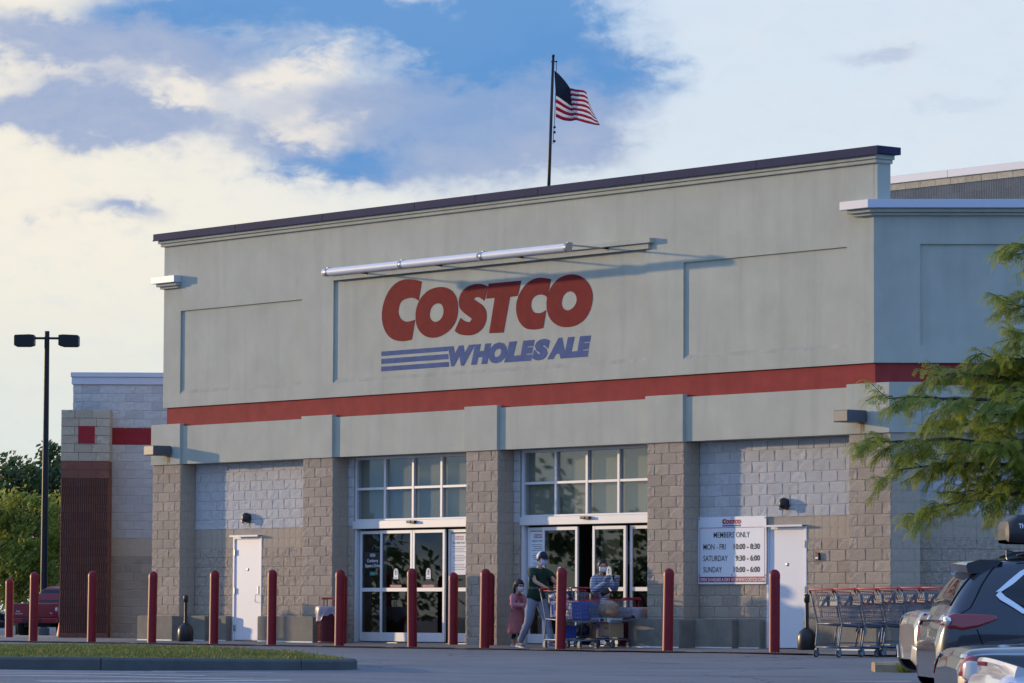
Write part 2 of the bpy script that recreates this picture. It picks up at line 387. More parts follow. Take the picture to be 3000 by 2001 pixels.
M_VESTD = mat('vestibule_floor', (.10, .09, .08), .5)
M_WHITE = mat('white_print', (.80, .80, .80), .6)
M_BLACKT = mat('black_print', (.012, .012, .014), .6)
M_REDT = mat('red_print', (.42, .02, .035), .6)
M_BLUET = mat('blue_print', (.05, .09, .30), .6)
M_GREENT = mat('green_print', (.05, .28, .24), .6)
G_DOOR = glass('door_glass', (.62, .66, .64), .01, .075)
G_WIN = glass('window_glass', (.86, .88, .86), .015, .10)

# ---------------------------------------------------------------- masonry
def block_meshes():
    out = {'split': [], 'smooth': [], 'flute': []}
    rnd = random.Random(3)
    for style, n, amp in (('split', 10, .011), ('smooth', 3, .0015)):
        for k in range(n):
            nx, nz = (5, 3) if style == 'split' else (2, 2)
            mb = MB(); rows = []
            xs = [0, .035] + [.035 + .93 * i / (nx - 2) for i in range(1, nx - 1)] + [1] if nx > 2 else [0, .5, 1]
            zs = [0, .07, .93, 1] if nz == 3 else [0, .5, 1]
            for z in zs:
                row = []
                for x in xs:
                    edge = x in (0, 1) or z in (0, 1)
                    y = .002 if edge else -rnd.uniform(.1, 1.0) * amp
                    if style == 'split' and not edge: row.append((x + rnd.uniform(-.03, .03), y, z + rnd.uniform(-.05, .05)))
                    else: row.append((x, y, z))
                rows.append(row)
            if style == 'split':   # one more uneven row through the middle
                mid = [(x + (0 if x in (0, 1) else rnd.uniform(-.05, .05)), .002 if x in (0, 1) else -rnd.uniform(.0, 1.15) * amp, .5 + rnd.uniform(-.12, .12) * (0 if x in (0, 1) else 1)) for x in xs]
                rows.insert(2, mid)
            mb.grid(rows); n_ = len(rows[0])
            for a, b in (((0, .002, 0), (1, .002, 0)), ((1, .002, 0), (1, .002, 1)), ((1, .002, 1), (0, .002, 1)), ((0, .002, 1), (0, .002, 0))):
                mb.add([a, b, (b[0], .04, b[2]), (a[0], .04, a[2])], [(0, 3, 2, 1)])
            me = mb.mesh('block', M_TAN); out[style].append(me)
    # fluted block: eight rounded ribs on a 16 inch face
    mb = MB(); nr = 8
    for i in range(nr):
        a = i / nr + .020; b = (i + 1) / nr - .020; c = .022 / .4
        prof = [(a, .02), (a + .015, -.002), (a + .03, -.010), (b - .03, -.010), (b - .015, -.002), (b, .02)]
        mb.grid([[(x, y, 0) for x, y in prof], [(x, y, 1) for x, y in prof]])
        mb.add([(x, y, 1) for x, y in prof], [tuple(range(len(prof)))]); mb.add([(x, y, 0) for x, y in prof], [tuple(reversed(range(len(prof))))])
    mb.box(0, 1, .02, .04, 0, 1)
    out['flute'].append(mb.mesh('block', M_BROWN))
    return out
BM = block_meshes()
COURSE = .2007; ZREF = 2.35; JT = .007
def courses(z0, z1):
    k = math.floor((z0 - ZREF) / COURSE + 1e-6); out = []
    while True:
        a = ZREF + k * COURSE; b = a + COURSE
        if a >= z1 - .02: break
        lo, hi = max(a, z0), min(b, z1)
        if hi - lo > .04: out.append((k, lo, hi))
        k += 1
    return out
class Masonry:
    """collects the blocks of one building; the largest 300 become parts, the rest one part of kind stuff"""
    def __init__(s): s.items = []
    def put(s, parent, rotz, org, a0, a1, z0, z1, m, style='split', weight=1.0):
        """parent part; face frame: origin org, x axis turned by rotz; a along the face"""
        if a1 - a0 < .03: return
        s.items.append((weight * (a1 - a0) * (z1 - z0), parent, rotz, Vector(org), a0, a1, z0, z1, m, style))
    def flush(s, thing_, most=300, seed=1):
        rnd = random.Random(seed); s.items.sort(key=lambda t: -t[0]); rest = {}
        for i, (w, parent, rotz, org, a0, a1, z0, z1, m, style) in enumerate(s.items):
            me = rnd.choice(BM[style]); mt = Matrix.Translation(org) @ Matrix.Rotation(rotz, 4, 'Z') @ Matrix.Translation((a0 + JT / 2, 0, z0 + JT / 2))
            sc = (a1 - a0 - JT, 1, z1 - z0 - JT)
            if i < most:
                o = bpy.data.objects.new('block', me); C.objects.link(o); o.parent = parent
                o.matrix_local = mt @ Matrix.Diagonal((*sc, 1))
                o.material_slots[0].link = 'OBJECT'; o.material_slots[0].material = m
            else: rest.setdefault(m.name, (m, []))[1].append((me, parent.matrix_basis @ mt @ Matrix.Diagonal((*sc, 1))))
        if rest:
            mb = MB(); ms = []
            for nm, (m, lst) in rest.items():
                mb.mi = len(ms); ms.append(m)
                for me, M in lst: mb.add([M @ v.co for v in me.vertices], [tuple(p.vertices) for p in me.polygons])
            o = mb.obj('block_work', ms, thing_, fix=False); tag(o, kind='stuff')
def bond(ms, parent, rotz, org, a0, a1, z0, z1, pick, holes=(), first=0, unit=.2032, weight=1.0):
    """running bond between a0 and a1; pick(zmid) -> (material, style, stack?)"""
    for k, lo, hi in courses(z0, z1):
        m, style, stack = pick((lo + hi) / 2)
        if stack: cuts = [a0 + unit * i for i in range(int((a1 - a0) / unit) + 1)]
        else:
            off = unit if (k + first) % 2 else 0
            cuts = [a0] + [a0 + off + 2 * unit * i for i in range(0, int((a1 - a0) / unit) + 1)]
        cuts = sorted(set(round(c, 4) for c in cuts if c < a1 - .06)) + [a1]
        for c0, c1 in zip(cuts, cuts[1:]):
            segs = [(c0, c1)]
            for h0, h1, hz0, hz1 in holes:
                if lo < hz1 - .02 and hi > hz0 + .02:
                    new = []
                    for s0, s1 in segs:
                        if s1 <= h0 or s0 >= h1: new.append((s0, s1)); continue
                        if s0 < h0: new.append((s0, h0))
                        if s1 > h1: new.append((h1, s1))
                    segs = new
            for s0, s1 in segs: ms.put(parent, rotz, org, s0, s1, lo, hi, m, style, weight)

# ---------------------------------------------------------------- entrance building
DEL = PH + TH
WD = Vector((math.cos(DEL), math.sin(DEL), 0)); WN = Vector((math.sin(DEL), -math.cos(DEL), 0))
def wing_pt(a, o): return WD * a + WN * o
def wrap(mb, of, ow, u0, a1, back, z0, z1):
    """a run along the front (proud by of) that turns the corner and goes on along the wing (proud by ow)"""
    c = Vector(((ow - of * math.cos(DEL)) / math.sin(DEL), -of, 0))
    ib = Vector(((-back + back * math.cos(DEL)) / math.sin(DEL), back, 0))
    e = wing_pt(a1, ow); e2 = wing_pt(a1, -back)
    pl = [(u0, -of), (c.x, c.y), (e.x, e.y), (e2.x, e2.y), (ib.x, ib.y), (u0, back)]
    n = len(pl)
    mb.add([(x, y, z0) for x, y in pl] + [(x, y, z1) for x, y in pl],
           [tuple(reversed(range(n))), tuple(range(n, 2 * n))] + [(i, (i + 1) % n, n + (i + 1) % n, n + i) for i in range(n)])
def relief(mb, us, zs, dep, back):
    nu, nz = len(us) - 1, len(zs) - 1
    def q(a, b, c, d): mb.add([a, b, c, d], [(0, 1, 2, 3)])
    for i in range(nu):
        for j in range(nz):
            v = dep(i, j); u0, u1, z0, z1 = us[i], us[i + 1], zs[j], zs[j + 1]
            q((u0, v, z0), (u1, v, z0), (u1, v, z1), (u0, v, z1))
            vr = dep(i + 1, j) if i + 1 < nu else back
            if abs(vr - v) > 1e-6: q((u1, v, z0), (u1, vr, z0), (u1, vr, z1), (u1, v, z1))
            vt = dep(i, j + 1) if j + 1 < nz else back
            if abs(vt - v) > 1e-6: q((u0, v, z1), (u1, v, z1), (u1, vt, z1), (u0, vt, z1))
            if i == 0: q((u0, back, z0), (u0, v, z0), (u0, v, z1), (u0, back, z1))
            if j == 0: q((u0, back, z0), (u1, back, z0), (u1, v, z0), (u0, v, z0))
LOGO = {
 'C': [[(-12.87,7.18), (-13.18,7.25), (-13.52,7.26), (-13.81,7.17), (-14.02,7.00), (-14.15,6.78), (-14.19,6.56), (-14.14,6.36), (-14.03,6.20), (-13.85,6.08), (-13.58,6.02), (-13.32,6.02), (-13.18,6.04), (-13.08,6.43), (-13.22,6.41), (-13.38,6.40), (-13.54,6.46), (-13.62,6.56), (-13.63,6.67), (-13.57,6.80), (-13.44,6.86), (-13.25,6.88), (-13.10,6.86), (-12.97,6.80)]],
 'O': [[(-13.08,6.50), (-13.04,6.69), (-12.91,6.86), (-12.68,6.99), (-12.40,7.04), (-12.15,7.03), (-11.92,6.96), (-11.76,6.82), (-11.70,6.64), (-11.71,6.47), (-11.78,6.30), (-11.96,6.16), (-12.19,6.07), (-12.44,6.03), (-12.70,6.06), (-12.91,6.16), (-13.04,6.31)], [(-12.62,6.51), (-12.58,6.62), (-12.48,6.70), (-12.35,6.72), (-12.23,6.69), (-12.17,6.61), (-12.17,6.50), (-12.24,6.40), (-12.37,6.35), (-12.50,6.36), (-12.59,6.42)]],
 'S': [[(-10.76,6.95), (-10.96,7.02), (-11.19,7.03), (-11.41,7.00), (-11.59,6.91), (-11.69,6.77), (-11.68,6.61), (-11.56,6.50), (-11.38,6.41), (-11.27,6.35), (-11.33,6.29), (-11.48,6.31), (-11.63,6.39), (-11.81,6.14), (-11.68,6.07), (-11.45,6.03), (-11.23,6.03), (-11.03,6.08), (-10.88,6.18), (-10.80,6.33), (-10.82,6.49), (-10.93,6.60), (-11.08,6.67), (-11.21,6.73), (-11.16,6.77), (-11.03,6.76), (-10.88,6.68)]],
 'T': [[(-10.75,7.01), (-9.74,7.01), (-9.85,6.72), (-10.09,6.71), (-10.28,6.03), (-10.73,6.04), (-10.56,6.72), (-10.83,6.72), (-10.79,6.84)]],
 'C2': [[(-8.84,6.98), (-9.10,7.03), (-9.32,7.03), (-9.54,6.97), (-9.73,6.84), (-9.86,6.68), (-9.91,6.51), (-9.88,6.33), (-9.77,6.17), (-9.60,6.07), (-9.41,6.04), (-9.21,6.04), (-9.07,6.06), (-8.99,6.40), (-9.12,6.35), (-9.27,6.35), (-9.39,6.39), (-9.45,6.49), (-9.43,6.61), (-9.34,6.68), (-9.20,6.71), (-9.05,6.69), (-8.96,6.64)]],
 'O2': [[(-8.99,6.49), (-8.96,6.67), (-8.84,6.85), (-8.62,6.99), (-8.36,7.04), (-8.12,7.03), (-7.89,6.96), (-7.70,6.81), (-7.61,6.64), (-7.62,6.46), (-7.70,6.29), (-7.86,6.14), (-8.10,6.05), (-8.36,6.03), (-8.59,6.06), (-8.81,6.16), (-8.94,6.31)], [(-8.53,6.53), (-8.49,6.63), (-8.40,6.70), (-8.27,6.72), (-8.15,6.68), (-8.08,6.59), (-8.09,6.49), (-8.17,6.40), (-8.31,6.35), (-8.44,6.37), (-8.52,6.44)]],
}
def fill_poly(loops, mt, name, parent, y=-.004, thick=.004, fn=lambda x, z: (x, z)):
    bm = bmesh.new(); edges = []
    for lp in loops:
        # smooth the traced outline once (Chaikin on soft corners)
        pts = lp; out = []
        n = len(pts)
        for i in range(n):
            p0, p1, p2 = Vector(pts[i - 1]), Vector(pts[i]), Vector(pts[(i + 1) % n])
            ang = (p1 - p0).angle(p2 - p1) if (p1 - p0).length > 1e-6 and (p2 - p1).length > 1e-6 else 0
            if ang > R(48): out.append(p1)
            else: out += [p1 * .75 + p0 * .25, p1 * .75 + p2 * .25] if n > 5 else [p1]
        vs = [bm.verts.new((fn(p.x, p.y)[0], y, fn(p.x, p.y)[1])) for p in out]
        edges += [bm.edges.new((vs[i], vs[(i + 1) % len(vs)])) for i in range(len(vs))]
    bmesh.ops.triangle_fill(bm, use_beauty=True, use_dissolve=False, edges=edges)
    r = bmesh.ops.extrude_face_region(bm, geom=bm.faces[:])
    for e in r['geom']:
        if isinstance(e, bmesh.types.BMVert): e.co.y += thick
    bmesh.ops.recalc_face_normals(bm, faces=bm.faces[:])
    me = bpy.data.meshes.new(name); bm.to_mesh(me); bm.free(); me.materials.append(mt)
    return link(name, me, parent)
def costco_logo(parent, k=1.0, org=(0, 0), y=-.004, red=None, blue=None, thick=.004):
    """red letters over blue bars and slanted lettering; coordinates in metres on the big sign, scaled by k"""
    red = red or M_REDSIGN; blue = blue or M_BLUESIGN
    cx, cz = -10.93, 6.35
    fn = lambda x, z: (org[0] + (x - cx) * k, org[1] + (z - cz) * k)
    for q, key in enumerate(('C', 'O', 'S', 'T', 'C2', 'O2')):
        fill_poly(LOGO[key], red, 'letter', parent, y - .0003 * q * min(1, k * 2), thick, fn)
    for z0, z1 in ((5.754, 5.845), (5.595, 5.697), (5.445, 5.54)):
        x0, a = fn(-14.187, z0); x1, b = fn(-12.02 + (5.845 - z1) * .12, z1)
        MB().prism([(x0, a), (x1, a), (x1 - .012 * k, b), (x0, b)], y, y + thick).obj('bar', blue, parent)
    xs = [-12.02, -11.29, -10.74, -10.26, -9.79, -9.41, -8.95, -8.47, -8.09, -7.66]
    for i, ch in enumerate('WHOLESALE'):
        w = (xs[i + 1] - xs[i]) + (.13 if i == 0 else .075 if i < 8 else .0); x0, z0 = fn(xs[i], 5.447)
        me = text_mesh(ch, .415 * k, blue, width=w * k, bold=.085, shear=.22, depth=thick)
        link('letter', me, parent, (x0, y + thick * .5 - .0003 * (i % 3) * min(1, k * 2), z0))

bld = thing('entrance_building', 'warehouse store entrance block in beige stucco with a red stripe and block piers', 'building', (X0, Y0, 0), -TH)
PIERS = [(-22.25, -21.15), (-16.755, -15.69), (-11.37, -10.345), (-5.985, -4.93)]
def build_entrance():
    # --- stucco
    mb = MB(); us = [-21.9, -21.26, -16.85, -15.767, -6.03, -4.995, -.68, 0.0]; zs = [4.984, 5.268, 7.05, 7.365, 8.47]
    relief(mb, us, zs, lambda i, j: .038 if (i in (1, 5) and j == 1) or (i == 3 and j in (1, 2)) else 0.0, .32)
    mb.box(0.0, .09, .003, .32, 7.62, 8.47)
    mb.obj('upper_wall', M_STUCCO, bld)
    for a, b, z0, z1 in ((-21.26, -16.85, 5.268, 7.05), (-15.767, -6.03, 5.268, 7.365), (-4.995, -.68, 5.268, 7.05)):
        sl2 = MB(); sl2.add([(b - .035, .0395, z0), (b, .0395, z0), (b, .0005, z0), (b - .035, .0395, z1), (b, .0395, z1), (b, .0005, z1)], [(0, 2, 5, 3), (0, 1, 2), (3, 5, 4), (1, 4, 5, 2), (0, 3, 4, 1)]); sl2.obj('panel_reveal', M_STUCCO, bld)
        sl2 = MB(); sl2.add([(a, .0395, z0 + .085), (a, .0395, z0), (a, .0008, z0), (b, .0395, z0 + .085), (b, .0395, z0), (b, .0008, z0)], [(0, 2, 5, 3), (0, 1, 2), (3, 5, 4), (1, 4, 5, 2), (0, 3, 4, 1)]); sl2.obj('panel_sill', M_SILL, bld)
    mb = MB(); relief(mb, [0.0, .806, 5.2, 6.2, 11.0], [4.984, 5.285, 7.055, 7.56], lambda i, j: .047 if i in (1, 3) and j == 1 else 0.0, .32)
    mb.obj('wing_wall', M_STUCCO, bld, rot=(0, 0, DEL))
    mb = MB(); wrap(mb, -.05, -.05, -21.82, 11.0, .45, 4.575, 4.983); mb.obj('red_stripe', M_RED, bld)
    mb = MB(); wrap(mb, 0.0, .31, -22.20, 11.0, .42, 3.76, 4.575); mb.obj('frieze', M_STUCCO, bld)
    for a, b in PIERS: MB().box(a, b, -.065, .05, 3.752, 4.625).obj('pier_head', M_STUCCO, bld, bevel=.008)
    mb = MB(); wrap(mb, .065, .375, -.625, .80, .05, 3.752, 4.627); mb.obj('pier_head', M_STUCCO, bld, bevel=.008)
    # --- coping of the tall front: ten-foot metal pieces
    sx = [-22.13, -19.05, -15.97, -12.89, -10.95, -9.03, -5.96, -2.86, .255]
    for a, b in zip(sx, sx[1:]):
        m2 = MB(); m2.box(a + .004, b - .004, -.15, .42, 8.62, 8.752); m2.box(a + .004, b - .004, -.165, -.145, 8.596, 8.625); m2.obj('coping_piece', M_COPE, bld, bevel=.006)
    MB().box(-22.02, .16, -.10, .36, 8.535, 8.618).obj('coping_moulding', M_STUCCO, bld, bevel=.01)
    MB().box(-21.97, .13, -.06, .34, 8.468, 8.533).obj('coping_moulding', M_STUCCO, bld, bevel=.01)
    # --- cornice of the wing and its return on the front, and the matching return at the far end
    mb = MB(); wrap(mb, .25, .25, -.60, 11.0, .30, 7.668, 7.816); mb.obj('cornice', M_COPEW, bld, bevel=.006)
    mb = MB(); wrap(mb, .16, .16, -.52, 11.0, .30, 7.60, 7.666); mb.obj('cornice_moulding', M_STUCCO, bld, bevel=.012)
    mb = MB(); wrap(mb, .09, .09, -.45, 11.0, .30, 7.55, 7.598); mb.obj('cornice_moulding', M_STUCCO, bld, bevel=.012)
    MB().box(-22.12, -21.24, -.20, .25, 7.668, 7.816).obj('cornice', M_COPEW, bld, bevel=.006)
    MB().box(-22.03, -21.26, -.13, .25, 7.60, 7.666).obj('cornice_moulding', M_STUCCO, bld, bevel=.012)
    MB().box(-21.97, -21.28, -.07, .25, 7.55, 7.598).obj('cornice_moulding', M_STUCCO, bld, bevel=.012)
    # --- ledge over the sign panel
    MB().box(-15.85, -5.80, -.12, .1, 7.47, 7.56).obj('sign_ledge', M_STUCCO, bld, bevel=.006)
    MB().box(-15.76, -5.91, -.06, .1, 7.365, 7.468).obj('sign_ledge', M_STUCCO, bld, bevel=.006)
    # --- body behind the front (walls and roof)
    mb = MB(); w0 = wing_pt(11, -.35); far = wing_pt(11, -14)
    pl = [(-22.0, .40), (-.1, .40), (w0.x, w0.y), (far.x, far.y), (-22.0, 16)]
    n = 5; z0, z1 = 3.765, 7.4
    mb.add([(x, y, z0) for x, y in pl] + [(x, y, z1) for x, y in pl], [tuple(reversed(range(n))), tuple(range(n, 2 * n))] + [(i, (i + 1) % n, n + (i + 1) % n, n + i) for i in range(n)])
    mb.obj('roof', M_STUCCO, bld)
    MB().box(-21.9, -21.6, .95, 16, -.05, 3.76).obj('side_wall', M_TANSM, bld)
    # --- lettering
    costco_logo(bld, 1.0, (-10.93, 6.35), .034)
    # --- piers and bays of block
    ms = Masonry()
    def split(z): return M_TAN, 'split', False
    def smooth(z): return M_TANSM, 'smooth', False
    def wallpick(z):
        if z > 2.35: return M_WHITEB, 'split', False
        if z > 1.95: return M_TANSM, 'smooth', True
        return M_TAN, 'split', False
    for i, (a, b) in enumerate(PIERS):
        a0, b0 = a + .02, b - .012
        p = MB().box(a0 + .008, b0 - .008, -.015, .40, -.03, 3.752).obj('pier', M_MORT, bld)
        bond(ms, p, 0, (0, -.022, 0), a0, b0, -.02, 3.75, split, first=i, weight=1.6, unit=(b0 - a0) / 5)
        bond(ms, p, R(90), (b0, 0, 0), -.018, .365, -.02, 3.75, smooth, unit=.192, weight=.6)
    # corner pier, turning into the wing
    c5 = (.345 - .022 * math.cos(DEL)) / math.sin(DEL)
    mb = MB(); wrap(mb, .015, .338, -.595, .76, .05, -.03, 3.752); p5 = mb.obj('pier', M_MORT, bld)
    bond(ms, p5, 0, (0, -.022, 0), -.605, c5, -.02, 3.75, split, weight=1.8, unit=(c5 + .605) / 5)
    a5 = Vector((c5, -.022, 0)).dot(WD)
    bond(ms, p5, DEL, tuple(WN * .345), a5, a5 + .50, -.02, 3.75, smooth, unit=.2, weight=1.0)
    bond(ms, p5, DEL + R(90), tuple(WN * .345 + WD * (a5 + .50)), 0, .34, -.02, 3.75, smooth, unit=.17, weight=.4)
    WV = .36
    # bay with the left service door, bay with the right service door
    for k, (a, b, hole) in enumerate((( -21.16, -16.735, (-19.73, -18.69, -1, 2.22)), (-4.94, -.60, (-3.12, -2.08, -1, 2.20)))[0:2] if False else ((-21.16, -16.735, (-19.73, -18.69, -1, 2.22)), (-4.94, -.60, (-3.12, -2.08, -1, 2.20)))):
        mb = MB(); h0, h1, _, hz = hole
        mb.box(a, h0, WV + .007, WV + .3, -.05, 2.35); mb.box(h1, b, WV + .007, WV + .3, -.05, 2.35); mb.box(h0, h1, WV + .007, WV + .3, hz, 2.35); mb.mi = 1; mb.box(a, b, WV + .007, WV + .3, 2.351, 3.77)
        w = mb.obj('bay_wall', [M_MORT, M_MORTW], bld)
        bond(ms, w, 0, (0, WV, 0), a, b, -.02, 3.755, wallpick, holes=(hole,), first=k, weight=1.2 if k else 1.0)
    # narrow jambs beside the glass
    for a, b, f in ((-15.70, -15.50, 0), (-11.74, -11.35, 1), (-10.355, -10.155, 0), (-6.33, -5.96, 1)):
        w = MB().box(a, b, WV + .012, WV + .3, -.05, 3.77).obj('door_jamb_wall', M_MORT, bld)
        bond(ms, w, 0, (0, WV, 0), a, b, -.02, 3.755, wallpick, first=f, weight=.5)
    # wing wall of block below the frieze
    w = MB().box(.7, 11, .007, .3, -.05, 2.35); w.mi = 1; w.box(.7, 11, .007, .3, 2.351, 3.77); w = w.obj('wing_block_wall', [M_MORT, M_MORTW], bld, rot=(0, 0, DEL))
    def wingpick(z):
        if z > 2.35: return M_WHITEB, 'split', False
        if z > 1.95: return M_TANSM, 'smooth', True
        return M_TAN, 'split', False
    bond(ms, w, 0, (0, 0, 0), a5 + .48, 4.2, -.02, 3.755, wingpick, weight=.9)
    ms.flush(bld, 300)
    MB().box(4.2, 11, -.002, .006, -.05, 3.76).obj('wing_block_wall', M_TANSM, bld, rot=(0, 0, DEL))
    # --- concrete plinths round the foot of the piers
    def plinth(u0, u1, proud=.30, side=None):
        m2 = MB()
        m2.prism([(u0, -.05), (u1, -.05), (u1, .50), (u1 - .03, .522), (u0 + .03, .522), (u0, .50)], -proud, .36)
        o = m2.obj('plinth', M_PLINTH, bld, bevel=.012)
        MB().box(u0 + .01, u1 - .01, -proud - .006, -proud + .02, -.03, .014).obj('caulk_line', M_WHITE, bld)
        return o
    plinth(-22.36, -21.03); plinth(-17.0, -16.06, .24); plinth(-6.18, -4.76)
    for u0, u1, pr in ((-21.028, -20.36, -.08), (-20.358, -19.78, -.22), (-4.758, -3.75, -.08), (-3.748, -3.17, -.22), (-18.62, -17.002, -.20), (-2.0, -.70, -.20)):
        plinth(u0, u1, pr)
    plinth(-.72, .30, .24)
    MB().box(.95, 4.5, -.16, .0, -.05, .52).obj('plinth', M_PLINTH, bld, rot=(0, 0, DEL), bevel=.015)
    MB().box(.30, .949, -.50, .0, -.05, .521).obj('plinth', M_PLINTH, bld, rot=(0, 0, DEL), bevel=.015)

    dp = MB().wheel([(.075, 0), (.075, .03), (.055, .03), (.055, .005)], (-.12, -.245, .33), (0, -1, 0), 18).obj('drain_pipe', M_BLACKP, bld, smooth=True, sharp=40)
    MB().prism([(-.15, .26), (-.16, .16), (-.10, .12), (-.08, .26)], -.2425, -.2405).obj('rust_stain', mat('rust_stain', (.36, .19, .06), .9, var=.25, vscale=12), bld)
    # --- white service doors
    def service_door(u0, u1, ztop, hinge_left, kick=True):
        fr = MB(); y0 = .345
        fr.box(u0 - .03, u0 + .03, y0, y0 + .2, 0, ztop); fr.box(u1 - .03, u1 + .03, y0, y0 + .2, 0, ztop); fr.box(u0 + .03, u1 - .03, y0, y0 + .2, ztop - .06, ztop)
        fr.obj('door_frame', M_WDOOR, bld, bevel=.004)
        d = MB().box(u0 + .034, u1 - .034, y0 + .022, y0 + .07, .012, ztop - .064).obj('door', M_WDOOR, bld, bevel=.003)
        hx = u0 + .03 if hinge_left else u1 - .03
        for z in (.27, 1.05, 1.86): MB().box(hx - .012, hx + .028, y0 - .012, y0 + .02, z - .06, z + .06).obj('hinge', M_STEEL, d)
        lx = u1 - .11 if hinge_left else u0 + .11
        MB().wheel([(.030, 0), (.030, .008), (.018, .012)], ((u0 + u1) / 2, y0 + .02, 1.50), (0, -1, 0), 14).obj('peephole', M_STEEL, d)
        if hinge_left:
            MB().box(lx - .02, lx + .02, y0 + .008, y0 + .02, .98, 1.15).obj('lock_plate', M_STEEL, d)
            MB().tube([(lx, y0 + .01, .97), (lx, y0 - .05, .965), (lx, y0 - .055, .82), (lx, y0 + .01, .81)], .008, 8).obj('handle', M_STEEL, d, smooth=True)
        m2 = MB(); m2.box(u0 - .02, u1 + .02, y0 - .10, y0 + .01, ztop + .012, ztop + .022); m2.box(u0 - .02, u1 + .02, y0 - .102, y0 - .094, ztop - .012, ztop + .010)
        m2.obj('door_hood', M_WDOOR, bld)
        if kick: MB().box(u0 + .05, u1 - .05, y0 + .015, y0 + .021, .03, .15).obj('kick_plate', M_WDOOR, d)
    service_door(-19.70, -18.72, 2.20, True)
    service_door(-3.09, -2.105, 2.185, False, False)

    # --- glazed entrances
    def glazing(u0, mull, u1, leaves, side_r, tag_txt):
        y = .44; fr = MB(); w = .032
        H = 3.758
        fr.box(u0 - .055, u0 + .03, y - .05, y + .08, 0.0, H); fr.box(u1 - .03, u1 + .055, y - .05, y + .08, 0, H)
        for x in mull: fr.box(x - w, x + w, y - .045, y + .06, 2.5, 3.70)
        for a, b in ((3.085, 3.135), (3.70, 3.755)):
            cuts = [u0 + .03] + [c for x in mull for c in (x - w, x + w)] + [u1 - .03]
            if b > 3.7: fr.box(u0 + .03, u1 - .03, y - .04, y + .06, a, b)
            else:
                for c0, c1 in zip(cuts[::2], cuts[1::2]): fr.box(c0, c1, y - .04, y + .06, a, b)
        fo = fr.obj('window_frame', M_ALU, bld, bevel=.003)
        h = MB(); h.box(u0 - .05, u1 + .05, y - .10, y + .10, 2.30, 2.46); h.box(u0 + .03, u1 - .03, y - .06, y + .06, 2.461, 2.499)
        h.obj('door_header', M_ALU, bld, bevel=.006)
        cuts = [u0 + .03] + [c for x in mull for c in (x - w, x + w)] + [u1 - .03]
        for c0, c1 in zip(cuts[::2], cuts[1::2]):
            for z0, z1 in ((2.5, 3.085), (3.135, 3.70)):
                MB().box(c0 + .001, c1 - .001, y + .002, y + .012, z0 + .001, z1 - .001).obj('pane', G_WIN, fo)
        MB().box(u0, u1, y + .085, y + .11, 2.47, 3.75).obj('blind_panel', M_PANEL, bld)
        sm = (u0 + u1) / 2 + .1
        sn = MB(); sn.box(sm - .13, sm + .13, y - .17, y - .101, 2.395, 2.445); sn.box(sm - .10, sm + .02, y - .178, y - .168, 2.40, 2.44); sn.obj('door_sensor', M_BLACKP, bld, bevel=.012)
        # fixed side lights and sliding leaves
        def leaf(a, b, yy, nm):
            st = .068; m2 = MB()
            m2.box(a, a + st, yy - .022, yy + .022, .03, 2.26); m2.box(b - st, b, yy - .022, yy + .022, .03, 2.26)
            for z0, z1 in ((.03, .21), (1.03, 1.107), (2.195, 2.26)): m2.box(a + st, b - st, yy - .020, yy + .020, z0, z1)
            o = m2.obj(nm, M_ALU, bld, bevel=.004)
            for z0, z1 in ((.21, 1.03), (1.107, 2.195)):
                MB().box(a + st, b - st, yy - .004, yy + .004, z0, z1).obj('pane', G_DOOR, o)
            return o
        sl_ = leaf(u0 + .05, leaves[0][0] + .09, y + .045, 'side_light')
        ls = [leaf(a, b, y - .02, 'sliding_door') for a, b in leaves]
        sr = leaf(side_r, u1 - .04, y + .045, 'side_light')
        for (a, b), o in zip(leaves, ls):
            m_ = (a + b) / 2 - .02; zc = 1.37; yy = y - .02 - .0065
            pl = [(m_ - .075, zc - .09)] + [(m_ + .075, zc - .09)] + [(m_ + .075 * math.cos(R(t)), zc + .05 + .075 * math.sin(R(t))) for t in range(0, 181, 20)]
            MB().prism(pl, yy - .001, yy + .001).obj('door_decal', M_WHITE, o)
            ring = [(m_ + .062 * math.cos(R(t)), zc + .05 + .062 * math.sin(R(t))) for t in range(0, 360, 20)]
            MB().prism(ring, yy - .0022, yy - .0015).obj('door_decal_ring', M_GREENT, o)
            ring = [(m_ + .052 * math.cos(R(t)), zc + .05 + .052 * math.sin(R(t))) for t in range(0, 360, 20)]
            MB().prism(ring, yy - .0032, yy - .0026).obj('door_decal_disc', M_WHITE, o)
            MB().prism([(m_ - .013, zc + .0), (m_ + .013, zc), (m_ + .013, zc + .045), (m_ + .034, zc + .045), (m_, zc + .098), (m_ - .034, zc + .045), (m_ - .013, zc + .045)], yy - .0046, yy - .0036).obj('arrow', M_BLACKT, o)
            MB().box(m_ - .19, m_ + .19, yy - .001, yy + .001, 1.112, 1.165).obj('warning_strip', M_REDT, o)
            me = text_mesh('AUTOMATIC SLIDING DOOR', .030, M_WHITE, width=.34, depth=.001); link('lettering', me, o, (m_ - .17, yy - .002, 1.123))
            me = text_mesh('CAUTION', .018, M_BLACKT, width=.1, depth=.001); link('lettering', me, o, (m_ - .05, yy - .002, zc - .075))
        MB().box(u0 - .05, u1 + .05, y - .10, y + .12, -.01, .012).obj('threshold', M_STEEL, bld)
        # vestibule behind the glass
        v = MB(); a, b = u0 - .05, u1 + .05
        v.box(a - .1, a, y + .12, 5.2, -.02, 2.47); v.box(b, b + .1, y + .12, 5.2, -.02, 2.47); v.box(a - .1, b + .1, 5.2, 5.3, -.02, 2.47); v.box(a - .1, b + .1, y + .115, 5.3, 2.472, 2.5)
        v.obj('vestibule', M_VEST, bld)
        v = MB(); v.box(a, b, y + .13, 5.19, .001, .006); v.obj('vestibule_floor', M_VESTD, bld)
